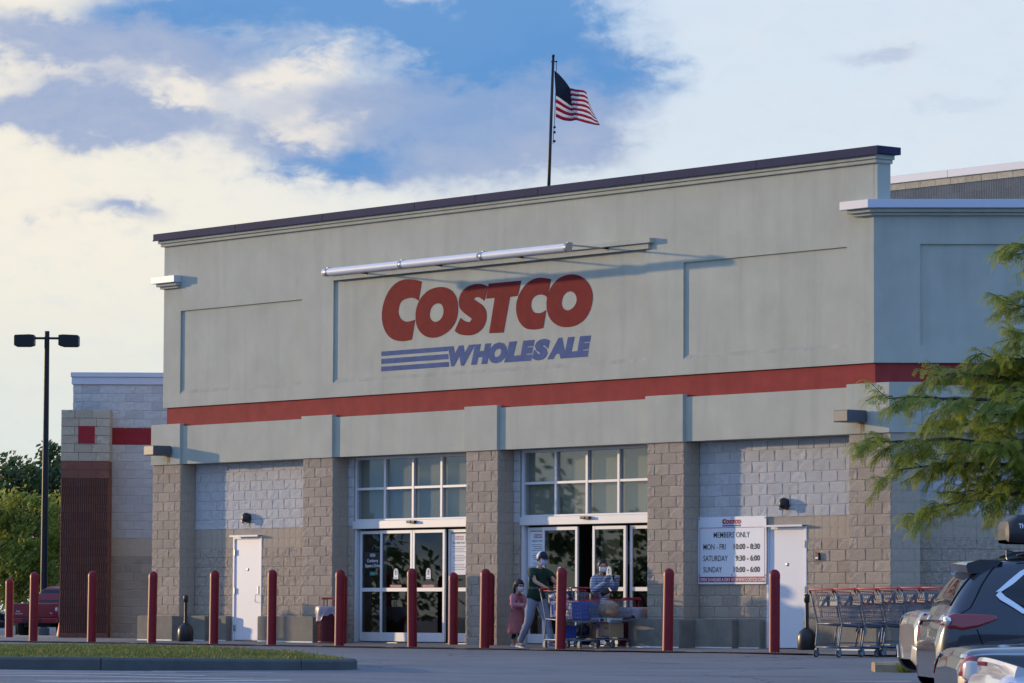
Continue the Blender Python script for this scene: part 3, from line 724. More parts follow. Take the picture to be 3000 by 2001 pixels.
        for i in range(4):
            x = a + .6 + i * .9; MB().box(x, x + .5, 5.17, 5.195, 1.0 + .1 * (i % 2), 1.7 + .15 * (i % 3)).obj('wall_notice', [M_WHITE, M_GREENT, M_TANSM, M_WHITE][i], bld)
        return sl_, ls, sr
    sl_, ls, sr = glazing(-15.47, (-14.515, -13.59, -12.668), -11.76, ((-14.66, -13.60), (-13.59, -12.55)), -12.52, 1)
    # street address on the left side light
    yy = .44 + .045 - .0065
    MB().box(-15.33, -14.69, yy - .001, yy + .001, 1.50, 1.83).obj('address_panel', M_BLACKT, sl_)
    for tx, z, w in (('1050', 1.735, .17), ('Cranberry', 1.625, .37), ('Square Drive', 1.525, .50)):
        me = text_mesh(tx, .068, M_WHITE, width=w, depth=.001, bold=.012); link('lettering', me, sl_, (-15.01 - w / 2, yy - .002, z))
    MB().box(-15.10, -14.92, yy - .001, yy + .001, 1.36, 1.43).obj('door_decal', M_GREENT, sl_)
    # poster on the right side light
    def poster(par, u0, u1, z0, z1, y_, head):
        MB().box(u0, u1, y_ - .003, y_, z0, z1).obj('poster', M_WHITE, par)
        me = text_mesh('COSTCO', .055, M_REDT, width=(u1 - u0) * .55, depth=.001, bold=.03, shear=.2); link('lettering', me, par, (u0 + (u1 - u0) * .22, y_ - .004, z1 - .10))
        MB().box(u0 + (u1 - u0) * .22, u1 - (u1 - u0) * .22, y_ - .0045, y_ - .0035, z1 - .125, z1 - .112).obj('bar', M_BLUET, par)
        me = text_mesh(head, .04, M_BLACKT, width=(u1 - u0) * .8, depth=.001, bold=.01); link('lettering', me, par, (u0 + (u1 - u0) * .1, y_ - .004, z1 - .20))
        for i in range(int((z1 - z0 - .3) / .035)):
            if i % 5 == 4: continue
            wd = (u1 - u0) * (.82 - .12 * ((i * 7) % 3)); z = z1 - .26 - i * .035
            MB().box((u0 + u1) / 2 - wd / 2, (u0 + u1) / 2 + wd / 2, y_ - .0045, y_ - .0035, z, z + .012).obj('text_line', M_GREYT, par)
    poster(sr, -12.44, -11.93, 1.36, 2.17, yy, 'FACE MASK POLICY')
    sl2, ls2, sr2 = glazing(-10.09, (-9.13, -8.20, -7.275), -6.36, ((-9.52, -8.47), (-8.03, -7.06)), -7.02, 2)
    # notice behind the side light of the second entrance
    poster(sl2, -9.98, -9.47, 1.30, 2.18, yy, 'HOLIDAY CLOSURES')
    MB().box(-8.40, -8.22, 1.6, 1.62, 1.55, 2.0).obj('wall_notice', M_GREYT2, bld)
    MB().box(-7.86, -7.32, .47, .475, 1.62, 2.12).obj('wall_notice', M_GREYT2, bld)
M_GREYT = mat('grey_print', (.25, .25, .26), .7)
M_GREYT2 = mat('sun_faded_notice', (.30, .26, .20), .8, var=.15)
build_entrance()

# ---------------------------------------------------------------- main warehouse: left wall with its fluted column, tall rear wall
wh = thing('warehouse_building', 'main warehouse of painted block with a red stripe and a brown fluted corner column', 'building', (0, 0, 0), 0)
def build_warehouse():
    ms = Masonry(); Y = 94.0
    # left wall, facing the parking lot
    mb = MB(); mb.box(-10.18, -4.0, Y + .007, Y + .4, -.1, 5.86); w = mb.obj('side_wall', M_MORTW, wh)
    def pick(z):
        if z > 4.83: return M_WHITEB, 'split', False
        if z > 4.46: return M_REDB, 'smooth', False
        if z > 2.30: return M_WHITEB, 'split', False
        if z > 1.90: return M_TANSM, 'smooth', True
        return M_TAN, 'split', False
    global ZREF, COURSE
    zr, co = ZREF, COURSE
    ZREF, COURSE = 2.29, .1975
    bond(ms, w, 0, (0, Y, 0), -10.18, -7.2, -.02, 5.86, pick, weight=1.0)
    MB().box(-10.17, -7.2, Y + .0035, Y + .0065, 4.462, 4.828).obj('red_stripe', M_REDB, wh)
    MB().box(-7.2, -4.0, Y - .001, Y + .006, -.1, 5.86).obj('side_wall', M_WHITEB, wh)
    bond(ms, w, R(-90), (-10.18, Y, 0), -2.0, 0.0, 4.2, 5.86, pick, weight=.1)
    ZREF, COURSE = zr, co
    MB().box(-10.22, -4.0, Y - .04, Y + .5, 5.862, 6.03).obj('coping_piece', M_COPEW, wh, bevel=.006)
    MB().box(-10.24, -4.0, Y - .07, Y + .52, 6.033, 6.14).obj('coping_piece', M_COPEW, wh, bevel=.006)
    MB().box(-10.17, -9.9, Y + .41, Y + 30, -.1, 5.85).obj('end_wall', M_WHITEB, wh)
    MB().box(-9.9, 40, Y + 1, Y + 60, 5.6, 5.84).obj('roof', M_STUCCO, wh)
    # column
    x0, x1, yf = -10.384, -9.262, 93.38
    MB().box(x0 + .012, x1 - .012, yf + .012, Y + .01, -.1, 5.235).obj('column', M_MORTD, wh)
    p = [o for o in children(wh) if o.name.startswith('column')][0]
    MB().box(x0 - .005, x1 + .005, yf - .01, Y, -.1, .107).obj('column_base', M_BROWN, wh, bevel=.01)
    unit = (x1 - x0) / 5.5
    zc = .107; row = 0; ch = .1975
    while zc < 5.23:
        z1 = min(zc + ch, 5.25); mid = (zc + z1) / 2
        if mid < 3.66: m, st = M_BROWN, 'flute'
        elif mid < 4.06: m, st = M_BROWN, 'smooth'
        else: m, st = M_LIGHTB, 'split'
        cuts = ([0] if row % 2 else [0, unit]) ; c = cuts[-1]
        cuts = [0]; c = unit * (1.5 if row % 2 else 2)
        while c < x1 - x0 - .05: cuts.append(c); c += 2 * unit
        cuts.append(x1 - x0)
        for a, b in zip(cuts, cuts[1:]):
            xa, xb = x0 + a, x0 + b; mm = m
            ms.put(p, 0, (0, yf, 0), xa, xb, zc, z1, mm, st, 1.2)
        ms.put(p, R(90), (x1, yf, 0), 0, .60, zc, z1, m, st if st != 'split' else 'smooth', .5)
        zc = z1; row += 1
    MB().box(-9.985, -9.605, yf - .022, yf + .01, 4.468, 4.866).obj('red_tile', M_REDB, wh, bevel=.004)
    # tall rear wall, parallel to the entrance front, fluted block under a white coping
    q = Matrix.Translation((X0, Y0, 0)) @ Matrix.Rotation(-TH, 4, 'Z')
    def rear(mb): return mb
    rw = MB().box(-26, 10, 14.012, 14.5, 5.8, 10.02).obj('rear_wall', M_MORT, wh); rw.matrix_local = q
    for i in range(11):
        a = -24 + i * 3.0
        o = MB().box(a + .004, a + 2.996, 13.93, 14.6, 10.185, 10.35).obj('coping_piece', M_COPEW, wh, bevel=.006); o.matrix_local = q
    for i in range(34):
        a = -17.6 + i * .47
        o = MB().box(a + .006, a + .464, 13.98, 14.4, 10.035, 10.18).obj('cap_block', M_LIGHTB, wh); o.matrix_local = q
    zt = 10.03
    for r in range(5):
        for i in range(24):
            a = -15.6 + i * .406 + (.203 if r % 2 else 0)
            ms.items.append((.3 - .02 * r, rw, 0, Vector((0, 14, 0)), a, a + .406, zt - .2 * (r + 1), zt - .2 * r, M_GREYRIB, 'flute'))
    ms.flush(wh, 300, 5)
build_warehouse()
# ---------------------------------------------------------------- kerbed island with turf, markings, warning strips
M_KERB = mat('kerb_concrete', (.105, .105, .10), .9, var=.18, vscale=2.5, bump=.006, bscale=45, grime=((.075, .08, .08), 1.4, .7))
M_GRASS = mat('grass', (.20, .20, .035), .8, var=.35, vscale=.9, col2=(.33, .29, .06))
M_PAINT = mat('road_paint', (.75, .75, .75), .8, var=.08, vscale=3, grime=((.20, .20, .22), 5.0, .8))
M_BPAINT = mat('blue_road_paint', (.10, .16, .38), .8, var=.1, vscale=3, grime=((.15, .15, .18), 5.0, .6))
M_TACT = mat('rusty_warning_strip', (.17, .085, .075), .85, var=.25, vscale=6)
def build_island():
    front = [(-12.0, 57.0), (-9.0, 55.7), (-6.9, 55.0), (-5.5, 54.6), (-4.2, 55.5), (-2.9, 56.35), (-2.35, 56.75), (-2.16, 57.3)]
    back = [(-2.25, 58.0), (-2.65, 59.5), (-3.5, 61.8), (-4.7, 63.6), (-6.5, 65.2), (-8.5, 65.6), (-12.0, 66.5)]
    # kerb stones along the front, one by one
    def off(p, q, d):
        t = Vector((q[0] - p[0], q[1] - p[1], 0)).normalized(); return Vector((-t.y, t.x, 0)) * d
    loop = front + back
    dense = []
    for p, q in zip(loop, loop[1:]):
        n = max(1, int((Vector(q) - Vector(p)).length / .5))
        dense += [(p[0] + (q[0] - p[0]) * i / n, p[1] + (q[1] - p[1]) * i / n) for i in range(n)]
    dense.append(loop[-1])
    root = bpy.data.objects.new('kerb', None); C.objects.link(root); root.location = (0, 0, 0)
    tag(root, 'low concrete kerb round the grass island', kind='structure')
    inner = []
    for i, p in enumerate(dense):
        a = dense[max(0, i - 1)]; b = dense[min(len(dense) - 1, i + 1)]; o = off(a, b, .17); inner.append((p[0] + o.x, p[1] + o.y))
    cuts = list(range(0, len(dense) - 1, 6)) + [len(dense) - 1]
    for s, e in zip(cuts, cuts[1:]):
        mb = MB(); rows = []
        for i in range(s, e + 1):
            (x, y), (xi, yi) = dense[i], inner[i]; z = ground_z(x, y); g = .004 if i in (s,) else 0
            x2, y2 = x, y
            rows.append([(x2, y2, z - .06), (x2, y2, z + .12), (x2 * .85 + xi * .15, y2 * .85 + yi * .15, z + .152), (xi, yi, z + .155), (xi, yi, z - .06)])
        # pull the stone ends 4 mm in for the joint
        for ri, rj in ((0, 1), (-1, -2)):
            rows[ri] = [tuple(Vector(a) + (Vector(b) - Vector(a)).normalized() * .006) for a, b in zip(rows[ri], rows[rj])]
        mb.grid(rows); k = len(rows[0]); mb.add(rows[0], [tuple(range(k))]); mb.add(rows[-1], [tuple(reversed(range(k)))])
        mb.obj('kerb_stone', M_KERB, root)
    # turf: soil sheet and blades
    def zt(x, y): return ground_z(x, y) + .145
    mb = MB(); n = len(inner); cx, cy = -7.2, 60.4
    vs = [(x, y, zt(x, y)) for x, y in inner] + [(cx, cy, zt(cx, cy) + .06)]
    mb.add(vs, [(i, (i + 1) % n, n) for i in range(n)]); o = mb.obj('turf', M_GRASSSOIL); tag(o, 'soil under the grass of the island', kind='structure')
    rnd = random.Random(11); mb = MB()
    poly = inner
    def inside(x, y):
        c = False; j = len(poly) - 1
        for i in range(len(poly)):
            xi, yi = poly[i]; xj, yj = poly[j]
            if (yi > y) != (yj > y) and x < (xj - xi) * (y - yi) / (yj - yi) + xi: c = not c
            j = i
        return c
    cnt = 0
    while cnt < 62000:
        x = rnd.uniform(-11.9, -2.1); y = rnd.uniform(54.5, 66.5)
        if not inside(x, y): continue
        cnt += 1; d = ((x - cx) ** 2 / 25 + (y - cy) ** 2 / 30); z = zt(x, y) + max(0, .06 * (1 - d)) - .01
        h = rnd.uniform(.025, .065) * (1.25 if mnoise.noise((x * .9, y * .9, 0)) > .1 else .85); a = rnd.uniform(0, math.pi); w = rnd.uniform(.006, .011)
        lx, ly = rnd.uniform(-.03, .03), rnd.uniform(-.03, .03)
        mb.add([(x - w * math.cos(a), y - w * math.sin(a), z), (x + w * math.cos(a), y + w * math.sin(a), z), (x + lx, y + ly, z + h)], [(0, 1, 2)])
    o = mb.obj('grass', M_GRASS, fix=False); tag(o, 'short sunlit grass on the kerbed island', kind='stuff')
build_island()
def ground_strip(name, pts, m, lift=.004, label=None):
    """painted strip between a left and a right edge polyline draped on the asphalt"""
    mb = MB(); mb.grid([[(x, y, ground_z(x, y) + lift) for x, y in row] for row in pts])
    o = mb.obj(name, m); return tag(o, label, kind='structure')
def line(name, x0, y0, x1, y1, w, m, label):
    d = Vector((x1 - x0, y1 - y0)); n = Vector((-d.y, d.x)).normalized() * w / 2; k = max(2, int(d.length / 1.0))
    rows = []
    for i in range(k + 1):
        p = Vector((x0, y0)) + d * i / k; rows.append([(p.x - n.x, p.y - n.y), (p.x + n.x, p.y + n.y)])
    return ground_strip(name, rows, m, label=label)
for i, (x0, y0, x1, y1, w) in enumerate(((-9.0, 50.6, -3.9, 51.9, .10), (-9.0, 48.9, -3.2, 50.6, .12), (-4.73, 53.7, -3.2, 54.6, .10), (-5.4, 46.6, -2.75, 50.7, .12), (-4.0, 48.4, -1.6, 49.6, .10), (-8.5, 52.4, -4.4, 53.3, .06))):
    line('road_marking', x0, y0, x1, y1, w, M_PAINT, 'white painted stripe on the asphalt')
line('road_marking', 4.95, 55.0, 5.2, 54.95, .25, M_PAINT, 'white end of a stall line')
line('road_marking', 5.2, 54.95, 7.6, 54.6, .25, M_BPAINT, 'blue painted stall line')
line('road_marking', 4.3, 53.1, 7.6, 52.7, .10, M_PAINT, 'white stall line near the cars')
M_TAR = mat('crack_tar', (.035, .035, .038), .7)
for x0, y0, x1, y1 in ((-3.0, 60.5, 2.5, 59.2), (2.5, 59.2, 7.5, 60.0), (-1.5, 56.0, 4.2, 55.1), (.6, 63.6, 2.6, 62.4)):
    line('crack_seal', x0, y0, x1, y1, .07, M_TAR, 'dark tar line over a crack in the asphalt')
def warning_strips():
    dome = MB()
    dome.lathe([(.018, 0), (.016, .006), (.010, .010), (.002, .011)], (0, 0, 0), 8)
    for u0, u1 in ((-24.9, -22.0), (-21.8, -19.9), (-19.5, -17.7), (-17.3, -15.4), (-15.0, -13.4), (-13.0, -11.2), (-10.7, -9.0), (-8.5, -6.8), (-6.2, -5.0), (-4.6, -2.5), (-1.9, .6)):
        mb = MB(); v0, v1 = -2.32, -2.06
        zz = lambda v: -.050 + (v + 2.35) * .0122
        mb.add([tuple(F(u0, v0, zz(v0) + .004)), tuple(F(u1, v0, zz(v0) + .004)), tuple(F(u1, v1, zz(v1) + .004)), tuple(F(u0, v1, zz(v1) + .004))], [(0, 1, 2, 3)])
        n = int((u1 - u0) / .075)
        for i in range(n):
            for j in range(4):
                p = F(u0 + .04 + i * .075, v0 + .035 + j * .062, zz(v0) + .004); mb.add([(p.x + a, p.y + b, p.z + c) for a, b, c in dome.v], dome.f)
        o = mb.obj('warning_strip', M_TACT); tag(o, 'rusty studded warning strip between bollards', kind='structure')
warning_strips()
# concrete kerb end by the parked cars, with a weed
M_KERBT = mat('tan_kerb_concrete', (.34, .26, .16), .9, var=.2, vscale=3, bump=.008, bscale=30, grime=((.13, .11, .08), 2.2, .7))
def kerb_end():
    mb = MB(); rows = []
    for t in range(0, 13):
        x = 5.12 + t * .45; y = 57.4 - t * .02; z = ground_z(x, y); w = .55
        k = [.30, .43][0] if t == 0 else .55
        rows.append([(x, y - k, z - .05), (x, y - k, z + .10), (x, y - k + .05, z + .135), (x, y + k - .05, z + .14), (x, y + k, z + .10), (x, y + k, z - .05)])
    mb.grid(rows); mb.add(rows[0], [tuple(range(6))])
    o = mb.obj('kerb', M_KERBT); tag(o, 'worn tan concrete kerb end beside the parked cars', kind='structure')
kerb_end()

# ---------------------------------------------------------------- bollards
M_BOL = mat('red_bollard_plastic', (.235, .008, .016), .45, var=.14, vscale=4, spec=.35, grime=((.17, .03, .035), 7, .4))
def bollards():
    def make(h, r=.094):
        k = []
        b = MB(); b.lathe([(r, 0), (r, h - .16)], n=24); k.append(b)
        c = MB(); c.lathe([(r + .0025, h - .16), (r + .0025, h - .10)] + [((r + .0025) * math.cos(R(a)), h - .10 + .10 * math.sin(R(a))) for a in (20, 40, 58, 74, 86)], n=24); k.append(c)
        return k
    spots = [(None, (-11.6, 94.0, -.05), 1.41, 'leftmost and most distant red bollard, left of the dark red pickup'),
             (-24.14, -1.8, 1.50, 'red bollard standing in front of the dark red pickup tailgate'),
             (-21.85, -1.8, 1.51, 'red bollard in front of the brown fluted corner column'),
             (-19.58, -1.8, 1.49, 'red bollard in front of the leftmost block pier with plinth'),
             (-17.34, -1.8, 1.50, 'red bollard between the black ash receptacle and the left white door'),
             (-15.33, -1.8, 1.50, 'red bollard just right of the left white service door'),
             (-13.07, -1.8, 1.49, 'red bollard in front of the left wire trash bin'),
             (-10.74, -1.8, 1.50, 'red bollard in the middle of the left sliding doors'),
             (-8.54, -1.8, 1.48, 'red bollard in front of the middle block pier, left of the girl'),
             (-6.33, -1.8, 1.49, 'red bollard standing in front of the loaded shopping carts'),
             (-3.37, -1.8, 1.46, 'red bollard in front of the block pier right of the entrances'),
             (-.60, -1.8, 1.425, 'rightmost red bollard, in front of the right white service door'),
             (-11.51, -.2, 1.41, 'red bollard close to the glass right of the left sliding doors'),
             (-14.26, -.85, 1.375, 'red bollard half hidden behind the one at the left trash bin'),
             (-10.20, -.35, 1.40, 'red bollard half hidden behind the one at the middle pier')]
    leans = (0, .5, .4, .8, .4, .3, .5, -.5, .6, 1.0, .9, .2, .1, .4, .3)
    for s, ln in zip(spots, leans):
        if s[0] is None: p = Vector(s[1]); h, lab = s[2], s[3]
        else:
            p = F(s[0], s[1], -.045 if s[1] < -1 else -.012); h, lab = s[2], s[3]
        t = thing('bollard', lab, 'bollard', p, 0, 'red bollards along the storefront'); t.rotation_euler = (0, R(ln), random.uniform(0, 6))
        t.rotation_euler = (Matrix.Rotation(R(ln), 4, 'Y') @ Matrix.Rotation(random.uniform(0, 6), 4, 'Z')).to_euler()
        b, c = make(h); b.obj('post', M_BOL, t, smooth=True, sharp=40); c.obj('cap', M_BOL, t, smooth=True, sharp=60)
bollards()

# ---------------------------------------------------------------- lamps on the walls
M_PACK = mat('grey_lamp_housing', (.20, .19, .175), .5, .1, var=.08, vscale=4)
M_PACK_SHADE = mat('shaded_lamp_housing', (.10, .105, .12), .5, .1)  # same grey housing, with the shade of its sides put into the colour
M_RUST = mat('rust_stain', (.36, .19, .06), .9, var=.25, vscale=12)
def wall_lamps():
    for u, lab in ((-.455, 'large grey box floodlight on the corner pier head by the tree'), (-21.80, 'large grey box floodlight on the leftmost pier head')):
        t = thing('wall_lamp', lab, 'lamp', F(u, -.065, 3.945), -TH, 'box floodlights on the front')
        w = .375
        m2 = MB(); m2.prism([(0, 0), (w, .004), (w, .208), (0, .205)], -.48, -.03); m2.obj('housing', M_PACK_SHADE, t, bevel=.012)
        MB().box(.012, w - .012, -.492, -.481, .012, .195).obj('lens', M_PACK, t, bevel=.004)
        MB().box(.06, w - .06, -.03, .0, .04, .17).obj('mount', M_PACK_SHADE, t)
        b = Matrix.Translation((u, 0, 0))
        for k, (x, wd, zz) in enumerate(((.20, .022, 3.762), (.27, .016, 3.775), (.24, .012, 3.80))):
            x0 = u + x
            MB().prism([(x0 - wd * .6, 3.94), (x0 - wd, 3.90), (x0 - wd * .5, (3.94 + zz) / 2), (x0 - wd * .7, zz), (x0 + wd * .4, zz), (x0 + wd * .8, (3.94 + zz) / 2 + .03), (x0 + wd * .7, 3.94)][::-1], -.0662 - .0003 * k, -.0655).obj('rust_stain', M_RUST, bld)
    for u, lab in ((-19.17, 'small black emergency light over the left white door'), (-2.60, 'small black emergency light over the right white door')):
        t = thing('wall_light', lab, 'lamp', F(u, .34, 2.50), -TH, 'small black lights over the service doors')
        m2 = MB(); m2.lathe([(.02, -.06), (.075, -.05), (.092, .0), (.09, .07), (.065, .12), (.02, .14)], (0, -.05, .05), 16, 1.0, 1.15); m2.obj('housing', M_BLACKP, t, smooth=True)
        MB().box(-.06, .06, -.03, .015, -.02, .16).obj('back_plate', M_BLACKP, t, bevel=.01)
        MB().wheel([(.05, 0), (.04, .02), (.01, .03)], (-.02, -.12, .0), (-.3, -.6, -.74), 14).obj('lens', M_STEEL, t, smooth=True)
    t = thing('card_reader', 'small black card reader right of the right white door', 'reader', F(-1.77, .335, 1.57), -TH)
    MB().box(-.055, .055, -.03, .01, 0, .135).obj('housing', M_BLACKP, t, bevel=.012); MB().box(-.02, .03, -.034, -.031, .085, .115).obj('red_lamp', M_REDT, t); MB().box(-.035, .035, -.034, -.031, .02, .055).obj('label_plate', M_WHITE, t)
    # strip light on arms over the sign
    t = thing('sign_light', 'long white tubular strip light on arms above the red and blue sign', 'lamp', F(-14.75, -1.02, 7.43), -TH)
    xs = [0.0, 2.57, 5.05, 7.66]
    for a, b in zip(xs, xs[1:]):
        m2 = MB(); m2.tube([(a + .04, 0, -.02), (b - .03, 0, -.02)], .078, 14); m2.obj('tube_housing', M_WDOOR, t, smooth=True, sharp=50)
    for i, x in enumerate((.16, 2.60, 5.13, 7.66)):
        cl = MB(); cl.tube([(x - .03, 0, -.02), (x + .03, 0, -.02)], .088, 12); cl.box(x - .02, x + .02, -.02, .10, .03, .075); cl.obj('clamp', M_STEEL, t, smooth=True, sharp=40)
        MB().tube([(x, .02, .03), (x, .5, .02), (x, .97, .012)], .016, 8).obj('arm', M_STEEL, t, smooth=True)
        MB().box(x - .05, x + .05, .955, .975, -.03, .06).obj('wall_plate', M_BLACKP, t)
wall_lamps()

# ---------------------------------------------------------------- opening-hours banner
M_VINYL = mat('white_vinyl', (.80, .80, .82), .45, var=.02)
def banner():
    W, H = 1.825, 1.225
    t = thing('banner', 'white opening-hours banner with red footer beside the right white door', 'banner', F(-4.925, .318, 1.152), -TH)
    def bul(x, z): return .010 * math.sin(math.pi * x / W) * math.sin(math.pi * z / H)
    mb = MB(); mb.grid([[(x + .012 * math.sin(z / H * math.pi) * (-1 if i == 0 else 1 if i == 12 else 0), -.002, z) for i, x in enumerate([W * k / 12 for k in range(13)])] for z in [H * k / 8 for k in range(9)]])
    mb.grid([[(x, .004, z) for x in (W, 0)] for z in (0, H)])
    mb.obj('sheet', M_VINYL, t, fix=False)
    y = -.0035
    MB().box(.02, W - .02, y - .001, y, .035, .135).obj('footer', M_REDT, t)
    for a in ((.035, 1.02, W - .035, 1.03), (.035, .135, .043, 1.02), (W - .043, .135, W - .035, 1.02)): MB().box(a[0], a[2], y - .001, y, a[1], a[3]).obj('border_line', M_REDT, t)
    def put(tx, x, z, h, w, m=M_BLACKT, bold=.012, al=0): link('lettering', text_mesh(tx, h, m, width=w, bold=bold, depth=.0014), t, (x, y - .0015, z))
    put('MEMBERS ONLY', .42, .845, .105, .97, bold=.002)
    for tx, z, w in (('MON - FRI', .630, .60), ('SATURDAY', .420, .66), ('SUNDAY', .215, .50)): put(tx, .14, z, .105, w, bold=.002)
    for tx, z, x, w in (('10:00 - 8:30', .630, .96, .70), ('9:30 - 6:00', .420, 1.01, .65), ('10:00 - 6:00', .215, .96, .70)): put(tx, x, z, .105, w, bold=.030)
    put('OPEN 24 HOURS A DAY AT WWW.COSTCO.COM', .035, .052, .064, W - .07, M_WHITE, .012)
    lg = link('logo', bpy.data.meshes.new('logo'), t, (W * .495, y - .001, 1.115))
    costco_logo(lg, .077, (0, 0), -.001, M_REDT, M_BLUET, .001)
    for x, z in ((.03, 1.19), (W / 2, 1.195), (W - .03, 1.19), (.035, .16), (W / 2, .17), (W - .03, .16)): MB().wheel([(.012, 0), (.012, .004)], (x, y, z), (0, -1, 0), 10).obj('grommet', M_BLACKP, t)
banner()

# ---------------------------------------------------------------- flag and pole on the roof
M_POLE = mat('dark_bronze_pole', (.030, .028, .028), .45, .5)
def cloth(name, col):
    m = mat(name, col, .85, var=.05, vscale=5); nt = m.node_tree; N = nt.nodes; L = nt.links; b = N['Principled BSDF']; t = N.new('ShaderNodeBsdfTranslucent'); t.inputs[0].default_value = (*col, 1)
    s = N.new('ShaderNodeMixShader'); s.inputs[0].default_value = .5; L.new(b.outputs[0], s.inputs[1]); L.new(t.outputs[0], s.inputs[2]); L.new(s.outputs[0], N['Material Output'].inputs[0]); return m
M_FRED = cloth('flag_red', (.50, .02, .06)); M_FWHITE = cloth('flag_white', (.85, .82, .80))
M_FBLUE = mat('flag_navy', (.010, .012, .022), .85)
def flag():
    base = Vector((.665, 80.39, 7.40)); top = Vector((.798, 80.39, 11.70))
    t = thing('flagpole', 'thin dark flagpole leaning slightly above the parapet', 'flagpole', base)
    d = top - base
    MB().tube([(0, 0, 0), tuple(d * .5), tuple(d)], [.040, .034, .026], 12).obj('pole', M_POLE, t, smooth=True)
    e = d
    tr = MB(); tr.lathe([(.03, 0), (.034, .02), (.022, .04)], tuple(e), 10); tr.tube([tuple(e + Vector((-.045, 0, -.10))), tuple(e + Vector((.06, 0, -.10)))], .012, 8); tr.ball(tuple(e + Vector((.065, 0, -.10))), .018, n=8, k=6); tr.obj('pulley', M_POLE, t, smooth=True)
    MB().tube([tuple(e + Vector((.065, 0, -.10))), tuple(e + Vector((.055, 0, -.6))), tuple(e + Vector((.03, 0, -1.3))), tuple(e + Vector((.0, 0, -1.75)))], .007, 6).obj('halyard', M_POLE, t)
    for z in (-1.42, -1.52, -1.70): MB().ball(tuple(e + Vector((.03, -.01, z))), .028, n=8, k=6).obj('snap_hook', M_POLE, t, smooth=True)
    # the cloth: hoist at the pole, sagging and folded, fly to the right
    f = thing('flag', 'striped red and white flag with dark canton blowing right', 'flag', base + d * (1 - .28 / d.length))
    NX, NZ = 34, 26
    def P(s, r):
        """s along the fly 0..1, r from top 0 to bottom 1"""
        tops = [(0, .03, 0.0), (.12, .10, -.06), (.25, .22, -.19), (.38, .33, -.33), (.42, .34, -.345), (.55, .47, -.365), (.72, .64, -.385), (.82, .70, -.42), (.90, .72, -.52), (1, .74, -.60)]
        bots = [(0, .04, -.935), (.15, .20, -.985), (.30, .36, -1.01), (.42, .46, -1.015), (.60, .62, -1.02), (.8, .78, -1.015), (1, .93, -1.05)]
        def ip(tb):
            for a, b in zip(tb, tb[1:]):
                if s <= b[0] + 1e-9:
                    k = (s - a[0]) / (b[0] - a[0]); k = k * k * (3 - 2 * k) if False else k; return a[1] + (b[1] - a[1]) * k, a[2] + (b[2] - a[2]) * k
            return tb[-1][1], tb[-1][2]
        (xt, zt_), (xb, zb) = ip(tops), ip(bots)
        rr = r
        # the upper fly edge slumps: fold the cloth there
        x = xt + (xb - xt) * rr + .025 * math.sin(6.0 * s + 2 * r); z = zt_ + (zb - zt_) * rr + .018 * math.sin(9 * s + 4 * r) * s
        y = .16 * math.sin(7.5 * s + 1.2 * r) * min(1, s * 2) + .30 * s
        if s > .40: y -= .10 * math.exp(-((s - .45) / .05) ** 2)
        return (x, y, z)
    for band in range(13):
        r0, r1 = band / 13, (band + 1) / 13
        s0 = .40 if band < 7 else 0.0
        n = NX if s0 == 0 else int(NX * .6)
        mb = MB(); mb.grid([[P(s0 + (1 - s0) * i / n, r0 + (r1 - r0) * j / 2) for i in range(n + 1)] for j in range(3)])
        o = mb.obj('stripe', M_FRED if band % 2 == 0 else M_FWHITE, f, smooth=True, fix=False)
        md = o.modifiers.new('thick', 'SOLIDIFY'); md.thickness = .003
    mb = MB(); mb.grid([[P(.40 * i / 14, 7 / 13 * j / 14) for i in range(15)] for j in range(15)])
    o = mb.obj('canton', M_FBLUE, f, smooth=True, fix=False); md = o.modifiers.new('thick', 'SOLIDIFY'); md.thickness = .003
flag()

